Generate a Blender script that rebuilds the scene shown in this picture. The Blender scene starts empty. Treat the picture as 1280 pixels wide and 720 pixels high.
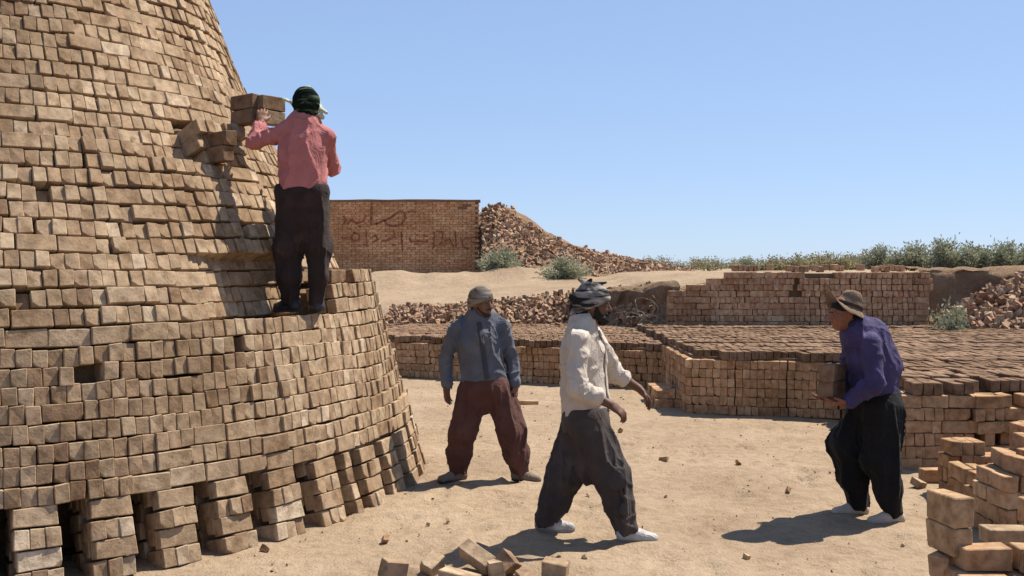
import bpy, bmesh, math, random
import numpy as np
from mathutils import Vector, Matrix, Euler

random.seed(11)
rng = np.random.default_rng(11)
R = math.radians
scene = bpy.context.scene
COL = scene.collection

# ------------------------------------------------------------------ camera
F = 1300.0            # focal length in photograph pixels (1280 wide)
CAMZ = 1.8
HORIZON = 335.0
cam_d = bpy.data.cameras.new('camera')
cam_d.sensor_width = 36.0
cam_d.lens = F / 1280.0 * 36.0
cam_d.shift_y = -(360.0 - HORIZON) / 1280.0
cam_d.clip_start = 0.05
cam_d.clip_end = 8000
cam = bpy.data.objects.new('camera', cam_d)
cam.location = (0, 0, CAMZ)
cam.rotation_euler = (R(90), 0, 0)
COL.objects.link(cam)
scene.camera = cam

# ------------------------------------------------------------------ light
SUN_AZ, SUN_EL = R(31), R(58)          # azimuth from +x towards +y
sun_dir = Vector((math.cos(SUN_EL) * math.cos(SUN_AZ), math.cos(SUN_EL) * math.sin(SUN_AZ), math.sin(SUN_EL)))
world = bpy.data.worlds.new('World')
scene.world = world
world.use_nodes = True
wn = world.node_tree.nodes
wn.clear()
sky = wn.new('ShaderNodeTexSky')
sky.sky_type = 'NISHITA'
sky.sun_disc = False
sky.sun_elevation = SUN_EL
sky.sun_rotation = math.atan2(sun_dir.x, sun_dir.y)
sky.altitude = 1500
sky.air_density = 1.0
sky.dust_density = 0.35
sky.ozone_density = 2.6
bg = wn.new('ShaderNodeBackground')
bg.inputs['Strength'].default_value = 0.09
wo = wn.new('ShaderNodeOutputWorld')
def wvec(op, a, v):
    n = wn.new('ShaderNodeVectorMath'); n.operation = op
    world.node_tree.links.new(a, n.inputs[0]); n.inputs[1].default_value = v
    return n.outputs[0]
gam = wn.new('ShaderNodeGamma'); gam.inputs[1].default_value = 0.42     # evens out the step from zenith to horizon, all round
world.node_tree.links.new(wvec('MULTIPLY', sky.outputs[0], (0.12, 0.12, 0.12)), gam.inputs[0])
world.node_tree.links.new(wvec('MULTIPLY', gam.outputs[0], (4.1, 4.95, 6.5)), bg.inputs[0])
world.node_tree.links.new(bg.outputs[0], wo.inputs[0])
sun_d = bpy.data.lights.new('sun', 'SUN')
sun_d.energy = 5.0
sun_d.angle = R(0.53)
sun_d.color = (1.0, 0.935, 0.82)
sun = bpy.data.objects.new('sun', sun_d)
sun.rotation_euler = sun_dir.to_track_quat('Z', 'Y').to_euler()
sun.location = (20, 20, 30)
COL.objects.link(sun)
scene.view_settings.view_transform = 'Standard'
scene.view_settings.look = 'None'
scene.view_settings.exposure = 0.80
scene.view_settings.gamma = 1.0
scene.view_settings.use_curve_mapping = False
scene.cycles.max_bounces = 6

# ------------------------------------------------------------------ helpers
def px(x, y, d):
    """point seen at photograph pixel (x, y) at depth d"""
    return Vector(((x - 640) / F * d, d, CAMZ - (y - HORIZON) / F * d))

def project(p):
    d = p[1]
    return 640 + p[0] / d * F, HORIZON - (p[2] - CAMZ) / d * F

def tag(o, label=None, cat=None, group=None, kind=None):
    if label: o['label'] = label
    if cat: o['category'] = cat
    if group: o['group'] = group
    if kind: o['kind'] = kind
    return o

def empty(name, loc=(0, 0, 0), rz=0.0):
    o = bpy.data.objects.new(name, None)
    o.location = loc
    o.rotation_euler = (0, 0, rz)
    o.empty_display_size = 0.1
    COL.objects.link(o)
    return o

def fast_mesh(name, V, Fq, mats=(), smooth=False):
    """V (n,3) array, Fq (m,4) or (m,3) index array"""
    V = np.asarray(V, dtype=np.float32)
    Fq = np.asarray(Fq, dtype=np.int32)
    me = bpy.data.meshes.new(name)
    n, m, k = len(V), len(Fq), Fq.shape[1]
    me.vertices.add(n)
    me.vertices.foreach_set('co', V.ravel())
    me.loops.add(m * k)
    me.loops.foreach_set('vertex_index', Fq.ravel())
    me.polygons.add(m)
    me.polygons.foreach_set('loop_start', np.arange(0, m * k, k, dtype=np.int32))
    me.polygons.foreach_set('use_smooth', np.full(m, smooth, dtype=bool))
    me.update(calc_edges=True)
    me.validate()
    for mt in mats:
        me.materials.append(mt)
    return me

def obj(name, me, parent=None, matrix=None):
    o = bpy.data.objects.new(name, me)
    COL.objects.link(o)
    if parent: o.parent = parent
    if matrix is not None: o.matrix_local = matrix
    return o

_lat = rng.random((32, 32, 32)).astype(np.float32) * 2 - 1
def vnoise(p):
    p = np.asarray(p, dtype=np.float32)
    i = np.floor(p).astype(np.int64)
    f = p - i
    f = f * f * (3 - 2 * f)
    i0 = i & 31
    i1 = (i + 1) & 31
    x0, y0, z0 = i0[..., 0], i0[..., 1], i0[..., 2]
    x1, y1, z1 = i1[..., 0], i1[..., 1], i1[..., 2]
    fx, fy, fz = f[..., 0], f[..., 1], f[..., 2]
    a = _lat[x0, y0, z0] * (1 - fx) + _lat[x1, y0, z0] * fx
    b = _lat[x0, y1, z0] * (1 - fx) + _lat[x1, y1, z0] * fx
    c = _lat[x0, y0, z1] * (1 - fx) + _lat[x1, y0, z1] * fx
    d = _lat[x0, y1, z1] * (1 - fx) + _lat[x1, y1, z1] * fx
    return (a * (1 - fy) + b * fy) * (1 - fz) + (c * (1 - fy) + d * fy) * fz

def fbm(p, oct=3):
    p = np.asarray(p, dtype=np.float32)
    s, a = 0, 1.0
    for o in range(oct):
        s = s + a * vnoise(p * (2 ** o) + 7.3 * o)
        a *= 0.5
    return s

def sstep(a, b, x):
    t = np.clip((np.asarray(x, dtype=float) - a) / (b - a), 0, 1)
    return t * t * (3 - 2 * t)

# ------------------------------------------------------------------ materials
def new_mat(name):
    m = bpy.data.materials.new(name)
    m.use_nodes = True
    nt = m.node_tree
    nt.nodes.clear()
    out = nt.nodes.new('ShaderNodeOutputMaterial')
    b = nt.nodes.new('ShaderNodeBsdfPrincipled')
    nt.links.new(b.outputs[0], out.inputs[0])
    b.inputs['Specular IOR Level'].default_value = 0.2
    return m, nt, b

def N(nt, t, **kw):
    n = nt.nodes.new(t)
    for k, v in kw.items():
        if k in n.inputs: n.inputs[k].default_value = v
        else: setattr(n, k, v)
    return n

K = 0.76          # overall reflectance of earth, raw clay and cloth
def dim(c, k=None): return tuple(x * (K if k is None else k) for x in c)

def ramp(nt, fac, stops):
    r = nt.nodes.new('ShaderNodeValToRGB')
    e = r.color_ramp.elements
    while len(e) > len(stops): e.remove(e[-1])
    while len(e) < len(stops): e.new(0.5)
    for i, (p, c) in enumerate(stops):
        e[i].position = p
        e[i].color = (*c, 1)
    nt.links.new(fac, r.inputs[0])
    return r.outputs[0]

def math_node(nt, op, a, b=None):
    n = nt.nodes.new('ShaderNodeMath'); n.operation = op
    for i, v in enumerate((a, b)):
        if v is None: continue
        if isinstance(v, (int, float)): n.inputs[i].default_value = v
        else: nt.links.new(v, n.inputs[i])
    return n.outputs[0]

def mix(nt, fac, a, b, mode='MIX'):
    n = nt.nodes.new('ShaderNodeMix'); n.data_type = 'RGBA'; n.blend_type = mode
    for s, v in ((0, fac), (6, a), (7, b)):
        if isinstance(v, (int, float)): n.inputs[s].default_value = v
        elif isinstance(v, tuple): n.inputs[s].default_value = (*v, 1)
        else: nt.links.new(v, n.inputs[s])
    return n.outputs[2]

def bump(nt, bsdf, height, strength=0.5, dist=0.01):
    n = N(nt, 'ShaderNodeBump')
    n.inputs['Strength'].default_value = strength
    n.inputs['Distance'].default_value = dist
    nt.links.new(height, n.inputs['Height'])
    nt.links.new(n.outputs[0], bsdf.inputs['Normal'])

def brick_mat(name, stops, dust=(0.56, 0.45, 0.32), dust_amt=0.35, scale=1.0, k=None):
    stops = [(p, dim(c, k)) for p, c in stops]; dust = dim(dust, k)
    m, nt, b = new_mat(name)
    geo = N(nt, 'ShaderNodeNewGeometry')
    oi = N(nt, 'ShaderNodeObjectInfo')
    rnd = math_node(nt, 'FRACT', math_node(nt, 'ADD', math_node(nt, 'MULTIPLY', oi.outputs['Random'], 7.31), geo.outputs['Random Per Island']))
    base = ramp(nt, rnd, stops)
    off = N(nt, 'ShaderNodeVectorMath', operation='ADD')
    tc = N(nt, 'ShaderNodeTexCoord')
    nt.links.new(geo.outputs['Position'], off.inputs[0])
    comb = N(nt, 'ShaderNodeCombineXYZ')
    nt.links.new(math_node(nt, 'MULTIPLY', rnd, 37.0), comb.inputs[0])
    nt.links.new(comb.outputs[0], off.inputs[1])
    n1 = N(nt, 'ShaderNodeTexNoise'); n1.inputs['Scale'].default_value = 14 * scale; n1.inputs['Detail'].default_value = 6
    n2 = N(nt, 'ShaderNodeTexNoise'); n2.inputs['Scale'].default_value = 55 * scale; n2.inputs['Detail'].default_value = 5; n2.inputs['Roughness'].default_value = 0.7
    for n in (n1, n2): nt.links.new(off.outputs[0], n.inputs['Vector'])
    v1 = ramp(nt, n1.outputs[0], [(0.33, (0.62, 0.59, 0.56)), (0.62, (1.12, 1.12, 1.12))])
    c = mix(nt, 1.0, base, v1, 'MULTIPLY')
    v2 = ramp(nt, n2.outputs[0], [(0.30, (0.55, 0.5, 0.46)), (0.46, (1, 1, 1)), (0.75, (1.1, 1.08, 1.05))])
    c = mix(nt, 0.8, c, v2, 'MULTIPLY')
    dn = N(nt, 'ShaderNodeTexNoise'); dn.inputs['Scale'].default_value = 5 * scale; dn.inputs['Detail'].default_value = 4
    nt.links.new(off.outputs[0], dn.inputs['Vector'])
    df = ramp(nt, dn.outputs[0], [(0.45, (0, 0, 0)), (0.72, (1, 1, 1))])
    c = mix(nt, math_node(nt, 'MULTIPLY', df, dust_amt), c, dust)
    ln = N(nt, 'ShaderNodeTexNoise'); ln.inputs['Scale'].default_value = 1.1; ln.inputs['Detail'].default_value = 3
    nt.links.new(geo.outputs['Position'], ln.inputs['Vector'])
    c = mix(nt, 1.0, c, ramp(nt, ln.outputs[0], [(0.35, (0.76, 0.72, 0.68)), (0.6, (1.06, 1.06, 1.06))]), 'MULTIPLY')
    nt.links.new(c, b.inputs['Base Color'])
    b.inputs['Roughness'].default_value = 0.95
    b.inputs['Specular IOR Level'].default_value = 0.08
    hsum = math_node(nt, 'ADD', n2.outputs[0], math_node(nt, 'MULTIPLY', n1.outputs[0], 1.5))
    bump(nt, b, hsum, 0.6, 0.007)
    return m

M_CLAY = brick_mat('raw_clay', [(0.0, (0.26, 0.165, 0.10)), (0.12, (0.37, 0.25, 0.155)), (0.4, (0.445, 0.318, 0.203)), (0.65, (0.505, 0.372, 0.245)), (0.8, (0.34, 0.225, 0.138)), (0.9, (0.46, 0.325, 0.205)), (1.0, (0.66, 0.53, 0.385))])
M_DARKCLAY = brick_mat('dark_raw_clay', [(0.0, (0.34, 0.20, 0.108)), (0.4, (0.445, 0.275, 0.155)), (0.8, (0.39, 0.235, 0.13)), (1.0, (0.53, 0.36, 0.215))], dust_amt=0.22, k=0.96)
M_DAMP_SHADE = brick_mat('damp_and_shade_clay', [(0.0, (0.20, 0.122, 0.075)), (0.5, (0.25, 0.155, 0.096)), (1.0, (0.31, 0.20, 0.13))], dust_amt=0.55, dust=(0.36, 0.26, 0.18))  # damp bed tops; also painted shade on the laid and carried bricks
M_REDBRICK = brick_mat('fired_brick', [(0.0, (0.50, 0.25, 0.125)), (0.5, (0.60, 0.33, 0.17)), (1.0, (0.64, 0.39, 0.215))], dust_amt=0.12, k=1.0)
M_RUBBLE = brick_mat('broken_brick_clay', [(0.0, (0.33, 0.175, 0.11)), (0.35, (0.48, 0.29, 0.185)), (0.7, (0.54, 0.385, 0.26)), (0.9, (0.40, 0.24, 0.155)), (1.0, (0.62, 0.50, 0.36))], dust_amt=0.6, dust=(0.46, 0.34, 0.23))

def earth_mat(name, c0, c1, c2, scale=1.0, bumpd=0.02):
    c0, c1, c2 = dim(c0), dim(c1), dim(c2)
    m, nt, b = new_mat(name)
    geo = N(nt, 'ShaderNodeNewGeometry')
    n1 = N(nt, 'ShaderNodeTexNoise'); n1.inputs['Scale'].default_value = 0.9 * scale; n1.inputs['Detail'].default_value = 7
    n2 = N(nt, 'ShaderNodeTexNoise'); n2.inputs['Scale'].default_value = 9 * scale; n2.inputs['Detail'].default_value = 8; n2.inputs['Roughness'].default_value = 0.65
    n3 = N(nt, 'ShaderNodeTexNoise'); n3.inputs['Scale'].default_value = 60 * scale; n3.inputs['Detail'].default_value = 4
    for n in (n1, n2, n3): nt.links.new(geo.outputs['Position'], n.inputs['Vector'])
    a = ramp(nt, n1.outputs[0], [(0.3, c0), (0.55, c1), (0.75, c2)])
    v = ramp(nt, n2.outputs[0], [(0.32, (0.80, 0.77, 0.74)), (0.55, (1.0, 1.0, 1.0)), (0.8, (1.06, 1.06, 1.06))])
    c = mix(nt, 1.0, a, v, 'MULTIPLY')
    v3 = ramp(nt, n3.outputs[0], [(0.28, (0.7, 0.66, 0.62)), (0.42, (1, 1, 1))])
    c = mix(nt, 0.7, c, v3, 'MULTIPLY')
    nt.links.new(c, b.inputs['Base Color'])
    b.inputs['Roughness'].default_value = 1.0
    b.inputs['Specular IOR Level'].default_value = 0.05
    h = math_node(nt, 'ADD', math_node(nt, 'MULTIPLY', n2.outputs[0], 1.6), math_node(nt, 'MULTIPLY', n3.outputs[0], 0.5))
    bump(nt, b, h, 0.8, bumpd)
    return m

M_SAND = earth_mat('sandy_ground', (0.345, 0.25, 0.168), (0.415, 0.308, 0.208), (0.46, 0.35, 0.242), 1.0, 0.03)
M_CORE = earth_mat('core_fill', (0.22, 0.15, 0.095), (0.28, 0.19, 0.12), (0.33, 0.23, 0.15), 2.0, 0.02)
M_BANK = earth_mat('brown_earth', (0.32, 0.205, 0.125), (0.41, 0.275, 0.175), (0.48, 0.35, 0.235), 2.4, 0.08)

def cloth_mat(name, c, var=0.18, rough=0.9, dust=None):
    c = dim(c); dust = dim(dust) if dust else None
    m, nt, b = new_mat(name)
    tc = N(nt, 'ShaderNodeTexCoord')
    n1 = N(nt, 'ShaderNodeTexNoise'); n1.inputs['Scale'].default_value = 7; n1.inputs['Detail'].default_value = 5
    nt.links.new(tc.outputs['Object'], n1.inputs['Vector'])
    lo = tuple(x * (1 - var) for x in c); hi = tuple(min(1, x * (1 + var)) for x in c)
    col = ramp(nt, n1.outputs[0], [(0.3, lo), (0.7, hi)])
    if dust:
        n2 = N(nt, 'ShaderNodeTexNoise'); n2.inputs['Scale'].default_value = 4.2; n2.inputs['Detail'].default_value = 6
        nt.links.new(tc.outputs['Object'], n2.inputs['Vector'])
        f = ramp(nt, n2.outputs[0], [(0.5, (0, 0, 0)), (0.75, (0.55, 0.55, 0.55))])
        col = mix(nt, f, col, dust)
    nt.links.new(col, b.inputs['Base Color'])
    b.inputs['Roughness'].default_value = rough
    b.inputs['Sheen Weight'].default_value = 0.02
    n3 = N(nt, 'ShaderNodeTexNoise'); n3.inputs['Scale'].default_value = 45; n3.inputs['Detail'].default_value = 4
    nt.links.new(tc.outputs['Object'], n3.inputs['Vector'])
    mp = N(nt, 'ShaderNodeMapping'); mp.inputs['Scale'].default_value = (1, 1, 0.55); mp.inputs['Rotation'].default_value = (0.5, 0.4, 0.3)
    nt.links.new(tc.outputs['Object'], mp.inputs['Vector'])
    n4 = N(nt, 'ShaderNodeTexNoise'); n4.inputs['Scale'].default_value = 13; n4.inputs['Detail'].default_value = 3; n4.inputs['Distortion'].default_value = 0.8
    nt.links.new(mp.outputs[0], n4.inputs['Vector'])
    rid = math_node(nt, 'POWER', math_node(nt, 'SUBTRACT', 1.0, math_node(nt, 'MULTIPLY', math_node(nt, 'ABSOLUTE', math_node(nt, 'SUBTRACT', n4.outputs[0], 0.5)), 4.0)), 3.0)
    hs = math_node(nt, 'ADD', math_node(nt, 'MULTIPLY', rid, 1.0), math_node(nt, 'MULTIPLY', n3.outputs[0], 0.35))
    bump(nt, b, hs, 0.4, 0.010)
    return m

def plain_mat(name, c, rough=0.6, var=0.15, scale=20):
    c = dim(c)
    m, nt, b = new_mat(name)
    tc = N(nt, 'ShaderNodeTexCoord')
    n1 = N(nt, 'ShaderNodeTexNoise'); n1.inputs['Scale'].default_value = scale; n1.inputs['Detail'].default_value = 4
    nt.links.new(tc.outputs['Object'], n1.inputs['Vector'])
    col = ramp(nt, n1.outputs[0], [(0.3, tuple(x * (1 - var) for x in c)), (0.7, tuple(min(1, x * (1 + var)) for x in c))])
    nt.links.new(col, b.inputs['Base Color'])
    b.inputs['Roughness'].default_value = rough
    return m

def scarf_mat(name, dark, light, scale=26, thr=0.5, width=0.03):
    dark, light = dim(dark), dim(light)
    m, nt, b = new_mat(name)
    tc = N(nt, 'ShaderNodeTexCoord')
    mp = N(nt, 'ShaderNodeMapping'); mp.inputs['Scale'].default_value = (0.45, 0.45, 2.2); mp.inputs['Rotation'].default_value = (0.35, 0.3, 0.0)
    nt.links.new(tc.outputs['Object'], mp.inputs['Vector'])
    n1 = N(nt, 'ShaderNodeTexNoise'); n1.inputs['Scale'].default_value = scale; n1.inputs['Detail'].default_value = 4; n1.inputs['Distortion'].default_value = 0.5
    nt.links.new(mp.outputs[0], n1.inputs['Vector'])
    col = ramp(nt, n1.outputs[0], [(thr - width, dark), (thr + width, light)])
    nt.links.new(col, b.inputs['Base Color'])
    b.inputs['Roughness'].default_value = 1.0
    b.inputs['Specular IOR Level'].default_value = 0.05
    return m

# ------------------------------------------------------------------ brick pieces
BL, BW, BH = 0.235, 0.083, 0.107      # length, thickness, height when set on edge

def box_variant(L, W, H, seed, jit=0.0055, bev=0.0045, cuts=None):
    r = random.Random(seed)
    bm = bmesh.new()
    bmesh.ops.create_cube(bm, size=1.0)
    for v in bm.verts:
        v.co = Vector((v.co.x * L, v.co.y * W, v.co.z * H)) + Vector([r.uniform(-jit, jit) for _ in range(3)])
    if cuts:
        for (co, no) in cuts(r):
            g = bm.verts[:] + bm.edges[:] + bm.faces[:]
            res = bmesh.ops.bisect_plane(bm, geom=g, plane_co=co, plane_no=no, clear_outer=True)
            ed = [e for e in res['geom_cut'] if isinstance(e, bmesh.types.BMEdge)]
            if ed: bmesh.ops.contextual_create(bm, geom=ed)
    if bev:
        bmesh.ops.bevel(bm, geom=bm.edges[:], offset=bev, segments=1, affect='EDGES', clamp_overlap=True)
    bmesh.ops.triangulate(bm, faces=bm.faces[:])
    bmesh.ops.recalc_face_normals(bm, faces=bm.faces[:])
    V = np.array([v.co[:] for v in bm.verts], dtype=np.float32)
    T = np.array([[v.index for v in f.verts] for f in bm.faces], dtype=np.int32)
    bm.free()
    return V, T

def corner_cut(r):
    sx, sy, sz = r.choice((-1, 1)), r.choice((-1, 1)), r.choice((-1, 1))
    n = Vector((sx * r.uniform(.5, 1), sy * r.uniform(.5, 1), sz * r.uniform(.5, 1))).normalized()
    return [(Vector((sx * BL / 2, sy * BW / 2, sz * BH / 2)) - n * r.uniform(0.012, 0.024), n)]
BRICKS = [box_variant(BL, BW, BH, 100 + i, cuts=(corner_cut if i in (1, 3, 6) else None)) for i in range(8)]

def half_cut(r):
    c = [(Vector((r.uniform(-0.03, 0.07), 0, 0)), Vector((1, r.uniform(-.5, .5), r.uniform(-.5, .5))).normalized())]
    if r.random() < 0.6:
        c.append((Vector((-0.06, r.uniform(0.0, 0.03), r.uniform(0.0, 0.03))), Vector((r.uniform(-.6, .2), r.uniform(.2, 1), r.uniform(-.3, 1))).normalized()))
    return c
RUBBLE = [box_variant(BL, BW * 1.1, BH * 1.0, 300 + i, 0.012, 0.0, half_cut) for i in range(14)]
BRICK_MESH = {}
def brick_mesh(v, mat, lib=None, tagname='brick'):
    lib = BRICKS if lib is None else lib
    k = (tagname, v, mat.name)
    if k not in BRICK_MESH:
        V, T = lib[v]
        BRICK_MESH[k] = fast_mesh(tagname, V, T, [mat])
    return BRICK_MESH[k]

def joined_mesh(name, items, mat, lib=None):
    """items: list of (4x4 matrix, variant)"""
    lib = BRICKS if lib is None else lib
    Vs, Ts, off = [], [], 0
    for M, v in items:
        V, T = lib[v]
        A = np.array(M, dtype=np.float32)
        Vs.append(V @ A[:3, :3].T + A[:3, 3])
        Ts.append(T + off)
        off += len(V)
    return fast_mesh(name, np.concatenate(Vs), np.concatenate(Ts), [mat])

def emit_bricks(parent, items, mat, limit=300, mass_name='brick_mass', name='brick'):
    """items: (matrix, variant, outward normal). The bricks that show largest become parts, the rest one joined part."""
    sc = []
    for i, (M, v, n) in enumerate(items):
        c = M.translation
        s = 0.0
        if c.y > 1:
            X, Y = project(c)
            if -15 < X < 1295 and -15 < Y < 735:
                d = c - cam.location
                s = max(0.0, -(d.normalized().dot(n))) / d.length_squared
        sc.append((s, i))
    sc.sort(reverse=True)
    ind = [i for s, i in sc[:limit] if s > 0]
    chosen = set(ind)
    for i in ind:
        M, v, n = items[i]
        obj(name, brick_mesh(v, mat, tagname=name), parent, M)
    rest = [(M, v) for i, (M, v, n) in enumerate(items) if i not in chosen]
    if rest:
        o = obj(mass_name, joined_mesh(mass_name, rest, mat), parent)
        o['kind'] = 'stuff'

def frame(origin, ax, ay, az):
    M = Matrix((( ax[0], ay[0], az[0], origin[0]), (ax[1], ay[1], az[1], origin[1]), (ax[2], ay[2], az[2], origin[2]), (0, 0, 0, 1)))
    return M

def jitter(a=0.02):
    return Euler((random.gauss(0, a), random.gauss(0, a), random.gauss(0, a))).to_matrix().to_4x4()

# ------------------------------------------------------------------ terrain
def interp(x, xs, ys): return np.interp(x, xs, ys)

foot = [(random.uniform(-1.3, 4.6), random.uniform(5.2, 12.0), random.uniform(0, 6.28), random.uniform(0.6, 1.2)) for _ in range(230)]

def terrain(x, y):
    x = np.asarray(x, dtype=float); y = np.asarray(y, dtype=float)
    P = np.stack([x * 0.35, y * 0.35, np.zeros_like(x)], -1)
    P2 = np.stack([x * 2.2, y * 2.2, np.zeros_like(x) + 3], -1)
    P3 = np.stack([x * 7, y * 7, np.zeros_like(x) + 5], -1)
    near = np.exp(-((y - 8) / 14) ** 2)
    z = 0.02 * fbm(P, 2) * near + 0.012 * fbm(P2, 2) * near + 0.007 * fbm(P3, 2) * near
    # upper ground behind the platform
    yf = interp(x, [2.55, 2.95], [21.6, 18.95])
    front = interp(x, [-9, -3.5, -1.5, 1.0, 2.8, 4.0, 7.4, 8.5, 12], [0.85, 0.86, 0.92, 1.2, 1.40, 1.62, 1.70, 1.72, 1.74])
    depth = np.clip((y - yf) / 12.0, 0, 1)
    up = front + (np.maximum(1.70, front) - front) * depth ** 0.85
    up = up + 0.05 * fbm(P * 2.5, 3) * sstep(0.5, 2, y - yf) * np.exp(-(y / 60) ** 2)
    # heaped sand in front of the far brick wall
    mx = np.clip((x + 1.6) / 3.4, -1, 1)
    ridge = np.exp(-((y - 28.3 - 0.3 * x) / 1.5) ** 2) * sstep(-9, -3.6, x) * (1 - sstep(0.8, 2.2, x))
    up = up + ridge * (0.27 + 0.16 * fbm(np.stack([x * 0.9, y * 0.5, x * 0 + 9], -1), 3))
    far = sstep(60, 400, y)
    up = up * (1 - far) + 1.62 * far
    wbank = interp(x, [2.5, 3.0, 7.3, 8.0], [0.9, 0.12, 0.12, 1.3])
    t = sstep(0, 1, (y - (yf - 0.15)) / wbank + 0.15)
    lower = np.where(y > 18.0, 0.55, 0.0)
    return z * (1 - t) + lower * (1 - t) * sstep(19.5, 20.5, y) + up * t

def build_ground():
    xs = np.concatenate([-np.geomspace(4000, 14, 34), np.arange(-13.5, -3, 0.3), np.arange(-3, 6.0, 0.062), np.arange(6.0, 14, 0.25), np.geomspace(14.3, 4000, 34)])
    ys = np.concatenate([-np.geomspace(600, 2, 14), np.arange(-1.5, 5, 0.25), np.arange(5, 12.6, 0.062), np.arange(12.6, 34, 0.16), np.geomspace(34.3, 7000, 60)])
    X, Y = np.meshgrid(xs, ys, indexing='ij')
    Z = terrain(X, Y)
    for (fx, fy, a, s) in foot:
        ca, sa = math.cos(a), math.sin(a)
        i0, i1 = np.searchsorted(xs, [fx - 0.35, fx + 0.35]); j0, j1 = np.searchsorted(ys, [fy - 0.35, fy + 0.35])
        dx = X[i0:i1, j0:j1] - fx; dy = Y[i0:i1, j0:j1] - fy
        u = (dx * ca + dy * sa) / 0.14; v = (-dx * sa + dy * ca) / 0.065
        r = np.sqrt(u * u + v * v)
        Z[i0:i1, j0:j1] += s * (-0.024 * np.exp(-(r) ** 4) + 0.012 * np.exp(-((r - 1.35) / 0.35) ** 2))
    nx, ny = len(xs), len(ys)
    V = np.stack([X, Y, Z], -1).reshape(-1, 3)
    I = np.arange(nx * ny).reshape(nx, ny)
    Q = np.stack([I[:-1, :-1], I[1:, :-1], I[1:, 1:], I[:-1, 1:]], -1).reshape(-1, 4)
    o = obj('ground', fast_mesh('ground', V, Q, [M_SAND], True))
    tag(o, kind='structure')
build_ground()

# ------------------------------------------------------------------ the big round brick stack
SC = Vector((-4.83, 9.2, 0.0))
PITCH = 0.112
Z0 = 0.45
UPZ = [1.40, 1.85, 2.89, 3.5, 4.35, 4.9]; UPR = [3.34, 3.24, 2.67, 2.345, 2.04, 1.86]
LFZ = [0, 1.5, 2.1, 2.70]; LFR = [4.04, 3.62, 3.25, 2.95]

def tier1_top(k, th):
    """course index k is part of the lower tier at angle th (degrees) to the right of the notch"""
    if th > -9: return k < 12
    if th > -17.5: return k < 11
    return k < 9

def stack_r(th, z):
    k = int((z - Z0) / PITCH + 1e-4)
    up = np.interp(z, UPZ, UPR)
    if z < 1.455:
        return float(np.interp(z, LFZ, LFR))
    left = float(np.interp(z, LFZ, LFR))
    ztop = 2.69 if th < -41 else (2.58 if th < -31 else 2.915)
    if z >= ztop: left = up
    elif z > 2.58 and th >= -31: left = 2.96 - 0.1 * (z - 2.58)
    left = max(left, up)
    if th > -17.5:
        return 4.04 - 0.28 * z if tier1_top(k, th) else up
    wa = float(sstep(-43, -31, th)) if z < 1.86 else float(sstep(-21.5, -18.5, th))
    if z < 1.86:
        return left * (1 - wa) + up * wa
    return left * (1 - wa) + up * wa

def slope_at(th, z):
    a = stack_r(th, z); 
    if z < 1.45: return 0.28
    if z < 2.9: return 0.5
    return 0.42

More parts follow.
